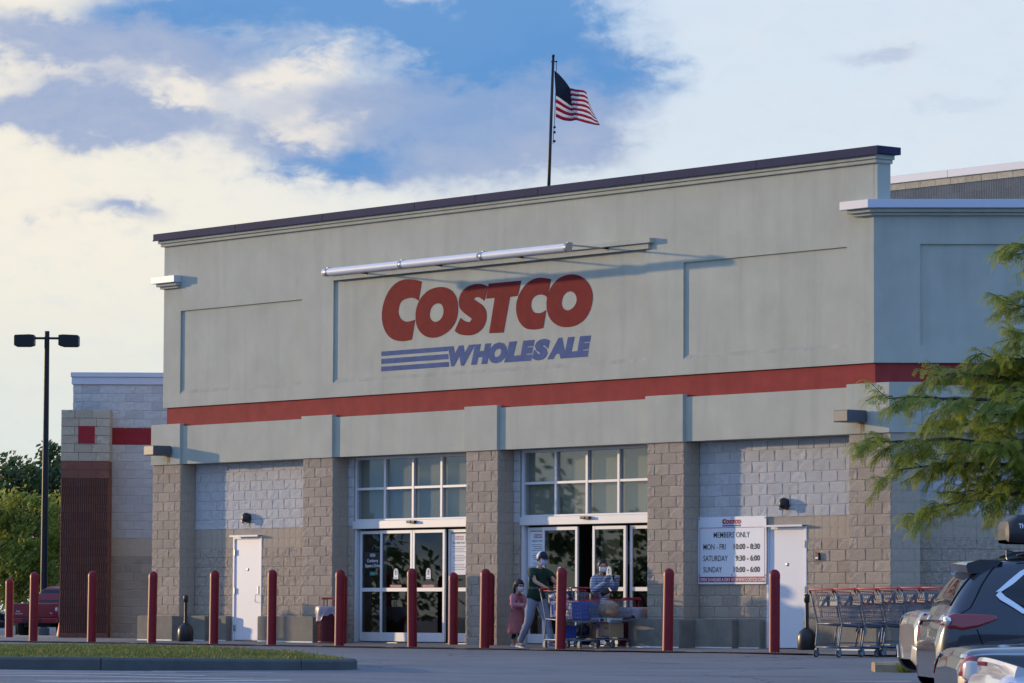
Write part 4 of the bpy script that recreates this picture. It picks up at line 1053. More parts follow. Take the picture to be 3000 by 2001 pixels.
# ---------------------------------------------------------------- bins
M_BINRED = mat('red_powder_coat', (.30, .010, .020), .45)
M_LINER = mat('black_bin_liner', (.02, .018, .018), .7)
def bag_mat():
    m = mat('clear_bag_plastic', (.62, .55, .60), .35, spec=.5)
    b = m.node_tree.nodes['Principled BSDF']; b.inputs['Alpha'].default_value = .62; b.inputs['Transmission Weight'].default_value = .0
    return m
M_BAG = bag_mat()
def trash_bin(u, v, lab, rz):
    t = thing('trash_bin', lab, 'trash bin', F(u, v, -.004), rz, 'red mesh trash bins')
    r0, r1, h = .245, .275, .70
    MB().lathe([(r0 - .018, .02), (r1 - .02, h - .02)], n=24).obj('liner_drum', M_LINER, t, smooth=True, sharp=40)
    w = MB(); n = 34
    for sgn in (1, -1):
        for i in range(n):
            pts = []
            for k in range(11):
                q = k / 10; a = 2 * math.pi * i / n + sgn * q * 1.15; r = r0 + (r1 - r0) * q; pts.append((r * math.cos(a), r * math.sin(a), .03 + q * (h - .05)))
            w.tube(pts, .0055, 4, caps=False)
    w.obj('wire_mesh', M_BINRED, t)
    for z, r in ((.02, r0 + .004), (h, r1 + .006)): MB().tube([((r) * math.cos(2 * math.pi * i / 28), r * math.sin(2 * math.pi * i / 28), z) for i in range(28)], .013, 8, closed=True).obj('hoop', M_BINRED, t, smooth=True)
    rnd = random.Random(int(u * 10)); b = MB(); rows = []
    for j, (q, zz) in enumerate(((-.06, -.12), (.0, .0), (.012, .022), (.022, .010), (.030, -.05), (.026, -.11), (.020, -.17), (.022, -.215))):
        rows.append([((r1 + q + (.011 * math.sin(9 * a + j) + rnd.uniform(-.006, .006) if j > 2 else 0)) * math.cos(a), (r1 + q + (.011 * math.sin(9 * a + j) if j > 2 else 0)) * math.sin(a), h + .012 + zz * (1 + (.35 * math.sin(3 * a + 1) + .12 * math.sin(11 * a) if j > 3 else 0))) for a in [2 * math.pi * i / 48 for i in range(49)]])
    b.grid(rows); b.obj('bag', M_BAG, t, smooth=True, fix=False)
    g = MB()
    for x in (-.19, -.10, .10, .19): g.tube([(x, 0, h - .03), (x, 0, h + .18)], .010, 6)
    g.tube([(-.23, 0, h + .195), (.23, 0, h + .195)], .018, 8); g.box(-.22, .22, -.05, .05, h + .17, h + .186)
    g.obj('lid_handle', M_BINRED, t, smooth=True, sharp=40)
trash_bin(-15.30, -.36, 'red mesh trash bin with clear bag, left of the left sliding doors', -TH + .15)
trash_bin(-6.47, .03, 'red mesh trash bin with clear bag, behind the carts right of the right doors', -TH + .1)
M_ASH = mat('black_ash_plastic', (.020, .019, .018), .38, var=.15, vscale=6)
def ash(u, v, z, lab):
    t = thing('ash_receptacle', lab, 'ash bin', F(u, v, z), -TH, 'black cigarette receptacles')
    MB().lathe([(.150, 0), (.165, .02), (.165, .22), (.155, .27), (.125, .325), (.08, .36), (.045, .39)], n=26).obj('base', M_ASH, t, smooth=True, sharp=50)
    MB().lathe([(.040, .38), (.034, .45), (.034, .82)], n=16).obj('neck', M_ASH, t, smooth=True, sharp=50)
    m2 = MB(); m2.lathe([(.034, .82), (.050, .84), (.052, .93), (.045, .965), (.02, .978)], n=16); m2.obj('head', M_ASH, t, smooth=True, sharp=60)
    MB().box(-.12, -.02, -.168, -.12, .06, .24).obj('sticker', M_GREYT2, t, rot=(0, 0, -.9), bevel=.004)
ash(-20.06, -.62, -.016, 'black cigarette receptacle with long neck beside the leftmost pier')
ash(-1.36, -.32, -.008, 'black cigarette receptacle behind the row of parked carts')

# ---------------------------------------------------------------- twin-head lamp post and traffic cone on the left
def lamp_post():
    M_LP = mat('black_lamp_post', (.012, .012, .013), .5, .3)
    p = Vector((-16.9, 147.0, ground_z(-16.9, 147)))
    t = thing('lamp_post', 'tall black lamp post with two flat heads behind the warehouse', 'lamp post', p)
    h = 10.75 - p.z
    MB().tube([(0, 0, 0), (0, 0, h)], [.14, .09], 14).obj('pole', M_LP, t, smooth=True, sharp=50)
    MB().lathe([(.22, 0), (.22, .25), (.18, .28)], n=16).obj('footing', M_KERB, t)
    hz = 10.35 - p.z
    MB().box(-.46, .46, -.05, .05, hz + .10, hz + .18).obj('arm', M_LP, t)
    for s in (-1, 1):
        m2 = MB(); m2.prism([(s * .44, hz - .12), (s * .44, hz + .25), (s * .61, hz + .27), (s * 1.14, hz + .25), (s * 1.17, hz + .20), (s * 1.17, hz - .12), (s * 1.10, hz - .17), (s * .61, hz - .17)][::s], -.28, .28); m2.obj('lamp_head', M_LP, t, bevel=.02)
lamp_post()
def cone():
    p = Vector((-11.03, 100, ground_z(-11.03, 100) + .01)); m = mat('orange_cone_plastic', (.75, .10, .03), .5)
    t = thing('traffic_cone', 'orange traffic cone half hidden behind the brown column', 'cone', p)
    MB().lathe([(.15, .03), (.03, .72), (.02, .73)], n=16).obj('cone_body', m, t, smooth=True, sharp=50); MB().box(-.19, .19, -.19, .19, 0, .03).obj('base', m, t, bevel=.01)
cone()
# ---------------------------------------------------------------- shopping carts
M_CART = mat('grey_cart_steel', (.16, .18, .22), .42, .55)
M_CWIRE = mat('cart_wire', (.24, .25, .28), .40, .6)
M_CRED = mat('red_cart_plastic', (.48, .045, .035), .45)
M_TYRE = mat('grey_caster_rubber', (.05, .052, .056), .6)
M_HUB = mat('caster_hub', (.45, .46, .47), .5)
M_STRAP = mat('red_strap', (.35, .02, .03), .7)
def cart_proto():
    """cart pointing along +x, handle end at x = 0"""
    t = thing('shopping_cart', 'cart', 'shopping cart')
    L, HR, HF = 1.02, .295, .235
    zt, zl, fb0, fb1 = 1.06, .885, .56, .50
    def hw(x): return HR + (HF - HR) * min(1, max(0, x / L))
    def top(x): return zt - .02 * x if x < .30 else (zt - .006 - (x - .30) * 2.4 if x < .37 else zl - .02 * (x - .37))
    def floor(x): return fb0 + (fb1 - fb0) * x / L
    def back(z): return .035 + (zt - z) * .22        # the rear gate leans forward going down
    w = MB(); r = .0034
    xs = [.05 + i * .043 for i in range(23)]
    for s in (-1, 1):
        for x in xs:
            z0 = floor(x); z1 = top(x)
            if x < back(z0) + .01:
                z0 = zt - (x - .035) / .22
                if z0 > z1 - .03: continue
            w.tube([(x, s * hw(x), z1), (x, s * (hw(x) - .02), z0)], r, 4, caps=False)
        for z in (.60, .67, .74, .81, .95, 1.01):
            x0 = back(z); x1 = L if z < zl else .31
            if z < fb0 and False: pass
            w.tube([(x0, s * (hw(x0) - .012), z), (x1 - .01, s * (hw(x1) - .012), z - (.03 if z < zl else 0))], r, 4, caps=False)
    for k in range(12):                                          # floor and front wires
        y = -.21 + .42 * k / 11
        w.tube([(.14, y * 1.15, floor(.14)), (L - .02, y, floor(L)), (L + .01, y, zl - .02)], r, 4, caps=False)
    for k in range(8): x = .16 + k * .115; w.tube([(x, -hw(x) + .02, floor(x)), (x, hw(x) - .02, floor(x))], r, 4, caps=False)
    for z in (.58, .66, .74, .82): w.tube([(L, -HF + .01, z), (L, HF - .01, z)], r, 4, caps=False)
    for k in range(11):                                          # rear gate
        y = -.26 + .52 * k / 10; w.tube([(back(1.02), y, 1.02), (back(.57), y * .95, .57)], r, 4, caps=False)
    for z in (.62, .72, .82, .92, 1.01): w.tube([(back(z), -.275, z), (back(z), .275, z)], r, 4, caps=False)
    w.obj('basket', M_CWIRE, t)
    rim = MB()
    for s in (-1, 1):
        rim.tube([(.36, s * (hw(.36) + .004), zl + .01), (L, s * (HF + .004), zl - .012)], .008, 6)
        rim.tube([(.03, s * (HR + .002), zt), (.30, s * (hw(.3) + .002), zt - .008), (.36, s * (hw(.36) + .002), zl + .03)], .007, 6)
    rim.tube([(L, -HF - .004, zl - .012), (L, HF + .004, zl - .012)], .008, 6)
    rim.obj('rim', M_CRED, t, smooth=True)
    h = MB(); h.tube([(-.045, -.31, 1.045), (-.075, -.30, 1.085), (-.085, -.26, 1.10), (-.085, .26, 1.10), (-.075, .30, 1.085), (-.045, .31, 1.045)], .017, 10); h.obj('handle', M_CRED, t, smooth=True)
    fr = MB()
    for s in (-1, 1):
        fr.tube([(-.05, s * .31, 1.06), (.02, s * .305, .84), (.10, s * .298, .545), (.085, s * .29, .44), (.045, s * .285, .20), (.05, s * .285, .16)], .0135, 8)
        fr.tube([(.10, s * .298, .545), (.5, s * .27, .515), (L - .02, s * .225, .485)], .012, 8)
        fr.tube([(.05, s * .285, .165), (.5, s * .26, .155), (.98, s * .215, .150)], .0145, 8)
        fr.tube([(.50, s * .265, .515), (.46, s * .26, .40), (.42, s * .262, .16)], .0115, 8)
    fr.tube([(.05, -.285, .165), (.05, .285, .165)], .013, 8); fr.tube([(.98, -.215, .15), (.98, .215, .15)], .013, 8); fr.tube([(.10, -.298, .545), (.10, .298, .545)], .012, 8)
    fr.tube([(L - .02, -.225, .485), (L - .02, .225, .485)], .012, 8)
    fr.obj('frame', M_CART, t, smooth=True)
    tr = MB()
    for k in range(9): y = -.24 + .48 * k / 8; tr.tube([(.07, y, .175), (.97, y * .85, .16)], .004, 4, caps=False)
    for k in range(7): x = .1 + k * .14; tr.tube([(x, -.26 + .03 * k * .5, .172), (x, .26 - .03 * k * .5, .172)], .004, 4, caps=False)
    for s in (-1, 1): tr.tube([(.08, s * .27, .23), (.5, s * .255, .225)], .005, 4)
    tr.obj('lower_tray', M_CART, t)
    st = MB()
    st.box(.07, .12, -.22, -.03, .83, 1.0); st.box(.07, .12, .03, .22, .83, 1.0); st.obj('seat_back', M_CART, t, bevel=.01)
    sp = MB()
    for y in (-.18, -.08, .08, .18): sp.tube([(.12, y, .98), (.16, y + .02, .90), (.20, y - .01, .84)], .011, 5)
    sp.obj('seat_strap', M_STRAP, t)
    for x, y in ((.06, -.275), (.06, .275), (.955, -.20), (.955, .20)):
        c = MB(); c.box(x - .025, x + .025, y - .022, y + .022, .118, .146); c.box(x - .035, x + .02, y - .024, y - .018, .045, .12); c.box(x - .035, x + .02, y + .018, y + .024, .045, .12)
        co = c.obj('caster', M_CART, t)
        MB().wheel([(.036, -.015), (.058, -.015), (.062, -.008), (.062, .008), (.058, .015), (.036, .015)], (x - .015, y, .062), (0, 1, 0), 18).obj('tyre', M_TYRE, co, smooth=True, sharp=40)
        MB().wheel([(.010, -.017), (.034, -.0155), (.034, .0155), (.010, .017)], (x - .015, y, .062), (0, 1, 0), 14).obj('hub', M_HUB, co, smooth=True, sharp=40)
    return t
cart0 = cart_proto()
ROW = R(37)
lab = ['first parked cart at the left end of the row, whole red handle in view', 'second parked shopping cart from the left end of the row', 'third parked shopping cart from the left end of the row',
       'fourth parked shopping cart from the left end of the row', 'fifth parked shopping cart from the left end of the row', 'last parked cart at the right end, mostly behind the dark grey car']
for i in range(6):
    d = Vector((math.cos(ROW), math.sin(ROW))); st = .475 * i + (.0 if i == 0 else .02)
    x, y = 5.10 + d.x * st, 65.9 + d.y * st
    z = max(-.05 + (fv(x, y) + 2.35) * .0122, ground_z(x, y)) if fv(x, y) > -2.35 else ground_z(x, y)
    o = cart0 if i == 0 else dup(cart0, (0, 0, 0), 0)
    o.location = (x, y, min(-.002, z) + .002); o.rotation_euler = (0, 0, ROW + R((0, 1.5, -1, 1, 0, -1)[i])); o['label'] = lab[i]; o['group'] = 'carts parked in a nested row'
cartA = dup(cart0, F(-7.04, -1.34, -.036), -TH, 'shopping cart loaded with white and blue packs, pushed by the man in green'); cartA['group'] = 'loaded carts'
cartB = dup(cart0, F(-6.90, -.72, -.018), -TH + R(3), 'shopping cart ahead of the man with boxes on its lower tray'); cartB['group'] = 'loaded carts'

# ---------------------------------------------------------------- goods in the carts
M_CARD = mat('brown_cardboard', (.36, .24, .13), .85, var=.08, vscale=5)
M_PKB = mat('blue_packaging', (.05, .10, .42), .35)
M_PKW = mat('white_packaging', (.72, .72, .75), .4, var=.05, vscale=8)
M_PKY = mat('yellow_packaging', (.72, .50, .04), .45)
M_PKO = mat('orange_produce', (.42, .21, .09), .6, var=.15, vscale=20)
M_PKT = mat('tan_paper_bag', (.45, .30, .20), .8, var=.12, vscale=8)
M_PKD = mat('dark_bag_plastic', (.025, .035, .06), .35, var=.3, vscale=8)
M_PKR = mat('red_packaging', (.45, .04, .06), .5)
M_PKG = mat('green_packaging', (.16, .42, .06), .5)
M_PKP = mat('purple_packaging', (.10, .06, .22), .5)
def goods_box(par_u, par_v, z, sx, sy, sz, rz, m, lab, cat='box', deco=None, name='carton'):
    t = thing(name, lab, cat, F(par_u, par_v, z), -TH + rz)
    MB().box(-sx / 2, sx / 2, -sy / 2, sy / 2, 0, sz).obj('body', m, t, bevel=.006)
    for (x0, x1, z0, z1, dm, tx) in (deco or []):
        MB().box(-sx / 2 + x0 * sx, -sx / 2 + x1 * sx, -sy / 2 - .0025, -sy / 2 - .0005, z0 * sz, z1 * sz).obj('print', dm, t)
        if tx: link('lettering', text_mesh(tx[0], tx[1], tx[2], width=tx[3], bold=.02, depth=.001), t, (-sx / 2 + x0 * sx + .01, -sy / 2 - .0035, z0 * sz + .012))
    return t
ZA, ZB = -.036, -.018
goods_box(-6.16, -.76, ZB + .185, .36, .36, .27, .04, M_CARD, 'large brown cardboard box at the front of the lower tray', deco=[(.62, .90, .62, .68, M_BLACKT, None), (.05, .30, .1, .9, M_PKP, None), (.4, .95, .05, .14, M_PKP, None)])
goods_box(-6.54, -.72, ZB + .185, .30, .34, .25, -.03, M_CARD, 'brown cardboard box behind the larger one on the lower tray', deco=[(.1, .4, .1, .9, M_PKP, None)])
goods_box(-6.20, -.80, ZB + .462, .46, .36, .085, .03, M_PKW, 'flat white printed fruit box on top of the cardboard box', deco=[(.0, 1, .0, .2, M_PKR, None), (.55, .78, .25, .9, M_PKP, None), (.84, .96, .3, .95, M_PKG, None), (.1, .45, .4, .65, M_BLUET, None)])
goods_box(-6.66, -1.36, ZA + .185, .20, .28, .24, .05, M_PKB, 'blue carton with yellow spot on the tray of the left cart', deco=[(.5, .95, .35, .9, M_PKY, None), (.15, .4, .2, .8, M_PKW, None)])
goods_box(-6.73, -1.36, ZA + .575, .30, .44, .30, .02, M_PKW, 'large white pack with blue print in the left cart', 'pack', [(.1, .3, .15, .75, M_PKB, None), (.55, .75, .1, .8, M_PKB, None), (.35, .5, .4, .9, M_PKB, None)], 'pack')
goods_box(-6.41, -1.36, ZA + .535, .28, .40, .32, -.02, M_PKB, 'blue pack in the front of the left cart', 'pack', [(.1, .6, .2, .5, M_PKW, None), (.65, .9, .55, .9, M_PKW, None)], 'pack')
goods_box(-6.60, -.74, ZB + .55, .30, .42, .30, .02, M_PKB, 'blue wrapped pack at the back of the right cart', 'pack', [(.1, .9, .4, .6, M_PKW, None)], 'pack')
def lumpy(name, lab, cat, u, v, z, rx, ry, rz_, m, seed, amp=.2, extra=None):
    t = thing(name, lab, cat, F(u, v, z), -TH); mb = MB(); mb.ball((0, 0, rz_), rx, ry, rz_, 18, 12)
    mb.v = [tuple(Vector((x, y, 0)) * (1 + amp * mnoise.noise((x * 9 + seed, y * 9, zz * 9))) + Vector((0, 0, max(.0, zz * (1 + amp * .6 * mnoise.noise((x * 8, y * 8 + seed, zz * 8))))))) for x, y, zz in mb.v]
    mb.obj('body', m, t, smooth=True)
    if extra: extra(t)
    return t
lumpy('produce_bag', 'tan and orange produce bag in the front of the right cart', 'bag', -6.22, -.74, ZB + .53, .20, .20, .17, M_PKT, 1)
lumpy('produce_bag', 'small orange produce bag at the very front of the right cart', 'bag', -6.02, -.84, ZB + .53, .11, .14, .11, M_PKO, 4, .45)
lumpy('plastic_bag', 'dark blue patterned plastic bag on the lower tray', 'bag', -6.78, -.92, ZB + .185, .19, .14, .125, M_PKD, 6)
lumpy('plastic_bag', 'white plastic bag lying in the left cart below the handle', 'bag', -6.81, -1.42, ZA + .88, .15, .20, .075, M_PKW, 9)
goods_box(-6.85, -.80, ZB + .44, .22, .16, .07, .06, M_PKW, 'flat white carton lying on the dark bag', deco=[(.1, .9, .2, .5, M_PKR, None)])
# ---------------------------------------------------------------- people
M_SKIN = mat('skin', (.50, .29, .19), .55, var=.06, vscale=12)
M_HAIR = mat('black_hair', (.012, .010, .010), .5, var=.2, vscale=30)
M_TEE = mat('dark_green_cotton', (.010, .040, .022), .9, var=.15, vscale=12)
M_SWEAT = mat('grey_sweat_cotton', (.25, .28, .36), .95, var=.10, vscale=10)
M_PINK = mat('pink_cardigan', (.52, .21, .25), .9, var=.08, vscale=12)
M_DUSK = mat('dusky_pink_dress', (.36, .12, .12), .9, var=.08, vscale=10)
M_NAVY = mat('navy_leggings', (.012, .014, .035), .85)
M_SHOE = mat('grey_shoe', (.12, .14, .18), .7, var=.2, vscale=20)
M_SOLE = mat('white_sole', (.5, .5, .5), .6)
M_MASK = mat('white_face_mask', (.74, .74, .78), .8)
M_BMASK = mat('pale_blue_face_mask', (.52, .60, .80), .8)
M_CAPN = mat('navy_cap', (.012, .016, .035), .8)
def stripe_mat():
    m = mat('navy_white_stripe_knit', (.60, .62, .68), .9); nt = m.node_tree; N = nt.nodes; L = nt.links; b = N['Principled BSDF']
    tc = N.new('ShaderNodeTexCoord'); sp = N.new('ShaderNodeSeparateXYZ'); L.new(tc.outputs['Object'], sp.inputs[0])
    w = N.new('ShaderNodeMath'); w.operation = 'SINE'; mu = N.new('ShaderNodeMath'); mu.operation = 'MULTIPLY'; mu.inputs[1].default_value = 2 * math.pi / .030
    L.new(sp.outputs[2], mu.inputs[0]); L.new(mu.outputs[0], w.inputs[0])
    gt = N.new('ShaderNodeMath'); gt.operation = 'GREATER_THAN'; gt.inputs[1].default_value = .05; L.new(w.outputs[0], gt.inputs[0])
    mx = N.new('ShaderNodeMix'); mx.data_type = 'RGBA'; mx.inputs[6].default_value = (.50, .54, .66, 1); mx.inputs[7].default_value = (.03, .045, .12, 1); L.new(gt.outputs[0], mx.inputs['Factor']); L.new(mx.outputs[2], b.inputs['Base Color'])
    return m
M_STRIPE = stripe_mat()
def skin_mesh(joints, edges, root=0, sub=2):
    """continuous body surface grown round a skeleton: joints {name: (pos, radius or (rx, ry))}"""
    names = list(joints); me = bpy.data.meshes.new('skeleton'); me.from_pydata([joints[n][0] for n in names], [(names.index(a), names.index(b)) for a, b in edges], [])
    o = bpy.data.objects.new('skeleton', me); C.objects.link(o)
    md = o.modifiers.new('skin', 'SKIN'); md.use_smooth_shade = True; md.branch_smoothing = .4
    sv = me.skin_vertices[0].data
    for i, n in enumerate(names):
        r = joints[n][1]; sv[i].radius = r if isinstance(r, tuple) else (r, r); sv[i].use_root = (i == root)
    s = o.modifiers.new('sub', 'SUBSURF'); s.levels = sub; s.render_levels = sub
    bpy.context.view_layer.update()
    out = bpy.data.meshes.new_from_object(o.evaluated_get(bpy.context.evaluated_depsgraph_get()))
    bpy.data.objects.remove(o); bpy.data.meshes.remove(me)
    out.polygons.foreach_set('use_smooth', [True] * len(out.polygons))
    return out
def shell(body, test, thick, mats, name, parent, wave=0.0, seed=0):
    """clothing: the part of the body surface where test(center) holds, pushed out along its normals"""
    bm = bmesh.new(); bm.from_mesh(body); bm.normal_update()
    bmesh.ops.delete(bm, geom=[f for f in bm.faces if not test(f.calc_center_median())], context='FACES')
    for v in bm.verts:
        v.co += v.normal * (thick + wave * mnoise.noise(v.co * 14 + Vector((seed, 0, 0))))
    me = bpy.data.meshes.new(name); bm.to_mesh(me); bm.free(); me.materials.clear(); me.materials.append(mats)
    me.polygons.foreach_set('use_smooth', [True] * len(me.polygons))
    o = link(name, me, parent); md = o.modifiers.new('thick', 'SOLIDIFY'); md.thickness = .006; md.offset = -.4
    return o
def V(*a): return Vector(a)
def person(lab, pos, rz, J, look, hairstyle, tops, mask_m, h=1.75, group=None, shoes=True):
    """J: joints in metres facing +x; builds body, head with face, hands with fingers"""
    t = thing('person', lab, 'person', pos, rz, group)
    k = h / 1.75
    jt = {}; ed = []
    def j(n, p, r): jt[n] = (tuple(p), r)
    for n, (p, r) in J['body'].items(): j(n, p, r)
    ed += J['edges']
    # hands: palm, thumb and four fingers rooted in the palm
    for side in ('l', 'r'):
        wr = V(*J['body']['wrist_' + side][0]); d = V(*J['hand_' + side][0]).normalized(); up = V(*J['hand_' + side][1]).normalized(); sd_ = d.cross(up).normalized()
        pm = wr + d * .055 * k; j('palm_' + side, pm, (.030 * k, .018 * k)); ed.append(('wrist_' + side, 'palm_' + side))
        kn = wr + d * .085 * k; curl = J['curl_' + side]
        for q, (off, ln) in enumerate(((-.030, .070), (-.010, .080), (.010, .076), (.029, .060))):
            b0 = kn + sd_ * off * k; b1 = b0 + (d * math.cos(curl) - up * math.sin(curl)) * ln * .5 * k; b2 = b1 + (d * math.cos(curl * 2.2) - up * math.sin(curl * 2.2)) * ln * .5 * k
            for m_, (pp, rr) in enumerate(((b0, .0095), (b1, .0085), (b2, .007))):
                j(f'f{side}{q}{m_}', pp, rr * k)
            ed += [('palm_' + side, f'f{side}{q}0'), (f'f{side}{q}0', f'f{side}{q}1'), (f'f{side}{q}1', f'f{side}{q}2')]
        sgn = 1 if side == 'l' else -1
        t0 = wr + d * .03 * k + sd_ * (-.030) * k * J.get('thumb_' + side, 1); t1 = t0 + (d * .6 - sd_ * J.get('thumb_' + side, 1) * .7 - up * .3).normalized() * .045 * k; t2 = t1 + (d * .9 - up * .5).normalized() * .03 * k
        j('t0' + side, t0, .011 * k); j('t1' + side, t1, .010 * k); j('t2' + side, t2, .008 * k)
        ed += [('palm_' + side, 't0' + side), ('t0' + side, 't1' + side), ('t1' + side, 't2' + side)]
    body = skin_mesh(jt, ed, 0, 1 if h < 1.4 else 1)
    body.materials.clear(); body.materials.append(M_SKIN); bo = link('body', body, t)
    # head
    hc = V(*J['head']); rz_h = J.get('head_turn', 0.0); tl = J.get('head_tilt', 0.0); Mh = Matrix.Translation(hc) @ Matrix.Rotation(rz_h, 4, 'Z') @ Matrix.Rotation(tl, 4, 'Y')
    s = J.get('head_size', .115)
    mb = MB(); mb.ball((0, 0, 0), 1, 1, 1, 20, 16)
    def hd(p):
        x, y, z = p; x *= .86 + .06 * (z > 0); y *= .72; zz = z * 1.03
        if z < -.15: kx = 1 - .30 * min(1, (-z - .15) / .85); y *= kx; x = x * (1 - .14 * min(1, (-z - .15) / .85)) + .10 * min(1, (-z) / .8)
        return (x * s, y * s, zz * s)
    mb.v = [hd(p) for p in mb.v]
    # nose and ears grown from the same mesh
    mb.add([(.84 * s, -.09 * s, -.22 * s), (.84 * s, .09 * s, -.22 * s), (.85 * s, 0, .10 * s), (1.02 * s, 0, -.20 * s)], [(0, 1, 3), (1, 2, 3), (2, 0, 3), (0, 2, 1)])
    for sg in (-1, 1): mb.ball((.0, sg * .74 * s, -.03 * s), .14 * s, .06 * s, .22 * s, 8, 6)
    me = mb.mesh('head', M_SKIN, True); me.transform(Mh); link('head', me, t)
    for sg in (-1, 1):
        e = MB(); e.ball((.80 * s, sg * .27 * s, .05 * s), .06 * s, .09 * s, .05 * s, 10, 6); me = e.mesh('eye', M_HAIR, True); me.transform(Mh); link('eye', me, t)
        e = MB(); e.obox((.83 * s, sg * .28 * s, .20 * s), Matrix.Identity(3), .03 * s, .13 * s, .025 * s); me = e.mesh('eyebrow', M_HAIR); me.transform(Mh); link('eyebrow', me, t)
    # mask with ear loops
    mk = MB(); rows = []
    for zi in range(6):
        z = -.06 - zi * .155; row = []
        for yi in range(11):
            a = (yi / 10 - .5) * 2.3; bulge = (1.16 if mask_m is M_MASK and h != 0 else 1.08) - .13 * abs(zi - 2.0) / 2.5
            kx = bulge * (1 - .10 * max(0, (-z - .15)))
            row.append((s * (.90 * kx * math.cos(a * .80) + .02), s * .70 * math.sin(a) * (1 - .22 * max(0, -z - .1)) * 1.05, s * z))
        rows.append(row)
    mk.grid(rows); me = mk.mesh('face_mask', mask_m, True); me.transform(Mh); o = link('face_mask', me, t); md = o.modifiers.new('thick', 'SOLIDIFY'); md.thickness = .004
    lp = MB()
    for sg in (-1, 1): lp.tube([(.42 * s, sg * .70 * s, -.12 * s), (.05 * s, sg * .80 * s, .06 * s)], .0015, 4); lp.tube([(.42 * s, sg * .62 * s, -.68 * s), (.05 * s, sg * .80 * s, -.14 * s)], .0015, 4)
    me = lp.mesh('ear_loop', mask_m); me.transform(Mh); link('ear_loop', me, t)
    # hair: cap of the skull surface, plus a tail, bun or a baseball cap
    hm = MB(); hm.ball((0, 0, 0), 1, 1, 1, 22, 16)
    pts = []
    for p in hm.v:
        x, y, z = hd(p); f = 1.10 + .03 * mnoise.noise((p[0] * 5, p[1] * 5, p[2] * 5)); pts.append((x * f - .03 * s, y * f * 1.04, z * f + .02 * s))
    hm.v = pts
    keep = []
    for f_ in hm.f:
        c = sum((V(*hm.v[i]) for i in f_), V(0, 0, 0)) / len(f_) / s
        if c.z > hairstyle.get('low', -.45) + max(0, c.x + .1) * hairstyle.get('front', 1.25): keep.append(f_)
    hm.f = keep; hm.m = [0] * len(keep)
    me = hm.mesh('hair', M_HAIR, True); me.transform(Mh); o = link('hair', me, t); md = o.modifiers.new('thick', 'SOLIDIFY'); md.thickness = .010; md.offset = -1
    if 'tail' in hairstyle:
        tb = MB(); tb.tube([tuple(V(*q) * s) for q in hairstyle['tail']], [r_ * s for r_ in hairstyle['tail_r']], 10); me = tb.mesh('ponytail', M_HAIR, True); me.transform(Mh); link('ponytail', me, t)
    if hairstyle.get('cap'):
        cp = MB(); cp.ball((0, 0, 0), 1, 1, 1, 22, 16); cp.v = [(V(*hd(p)) * 1.17 + V(-.02 * s, 0, .05 * s))[:] for p in cp.v]
        fr, bk = [], []
        for f_ in cp.f:
            c = sum((V(*cp.v[i]) for i in f_), V(0, 0, 0)) / len(f_) / s
            if c.z > .22 + .12 * c.x: (fr if c.x > .12 else bk).append(f_)
        for fs, mm, nm in ((fr, M_CAPN, 'cap_front'), (bk, M_WHITE, 'cap_mesh')):
            q = MB(); q.v = cp.v; q.f = fs; q.m = [0] * len(fs); me = q.mesh(nm, mm, True); me.transform(Mh); o = link(nm, me, t); md = o.modifiers.new('thick', 'SOLIDIFY'); md.thickness = .006
        vz = MB(); rows = []
        for i in range(5):
            x = .70 + i * .18; rows.append([(s * (x + .30 * (1 - (y / .62) ** 2) * .9 - .25), s * y * (1 - .06 * i), s * (.36 - .05 * i - .10 * (y / .6) ** 2)) for y in [-.62 + 1.24 * k_ / 10 for k_ in range(11)]])
        vz.grid(rows); me = vz.mesh('cap_visor', M_CAPN, True); me.transform(Mh); o = link('cap_visor', me, t); md = o.modifiers.new('thick', 'SOLIDIFY'); md.thickness = .008
    for nm, test, th_, mm, wv in tops: shell(body, test, th_, mm, nm, t, wv)
    # shoes
    if shoes:
        for q in ('l', 'r'):
            a = V(*J['body']['ankle_' + q][0]); d = V(*J['foot_' + q]).normalized(); sdv = V(-d.y, d.x, 0).normalized(); upv = sdv.cross(d) * -1; upv = d.cross(sdv)
            sh = MB(); rows = []; sl = J.get('shoe_len', .27) * (k if h > 1.4 else 1)
            for i, (q_, w_, h_) in enumerate(((-.32, .55, .62), (-.27, .80, .80), (-.05, .92, 1.0), (.15, .95, .80), (.38, 1.10, .55), (.58, 1.0, .42), (.68, .60, .30))):
                c = a + d * q_ * sl; base = c - upv * (J.get('ankle_h', .085) * k)
                rows.append([tuple(base + sdv * (w_ * .043 * k * math.cos(R(an))) + upv * max(.0, h_ * .085 * k * math.sin(R(an)))) for an in range(0, 181, 20)])
            sh.grid(rows)
            for rr in (rows[0], rows[-1]): sh.add(rr, [tuple(range(len(rr)))])
            so = sh.obj('shoe', J.get('shoe_mat', M_SHOE), t, smooth=True)
            sole = MB(); vs = []
            for i, (q_, w_) in enumerate(((-.33, .58), (-.2, .90), (.1, .92), (.38, 1.12), (.6, .98), (.70, .55))):
                base = a + d * q_ * sl - upv * (J.get('ankle_h', .085) * k); vs.append((base + sdv * w_ * .045 * k, base - sdv * w_ * .045 * k))
            loop = [p for p, _ in vs] + [p for _, p in reversed(vs)]; n = len(loop)
            sole.add([tuple(p + upv * .0) for p in loop] + [tuple(p + upv * .022 * k) for p in loop], [tuple(reversed(range(n))), tuple(range(n, 2 * n))] + [(i, (i + 1) % n, n + (i + 1) % n, n + i) for i in range(n)])
            sole.obj('sole', M_SOLE, so)
    return t, body
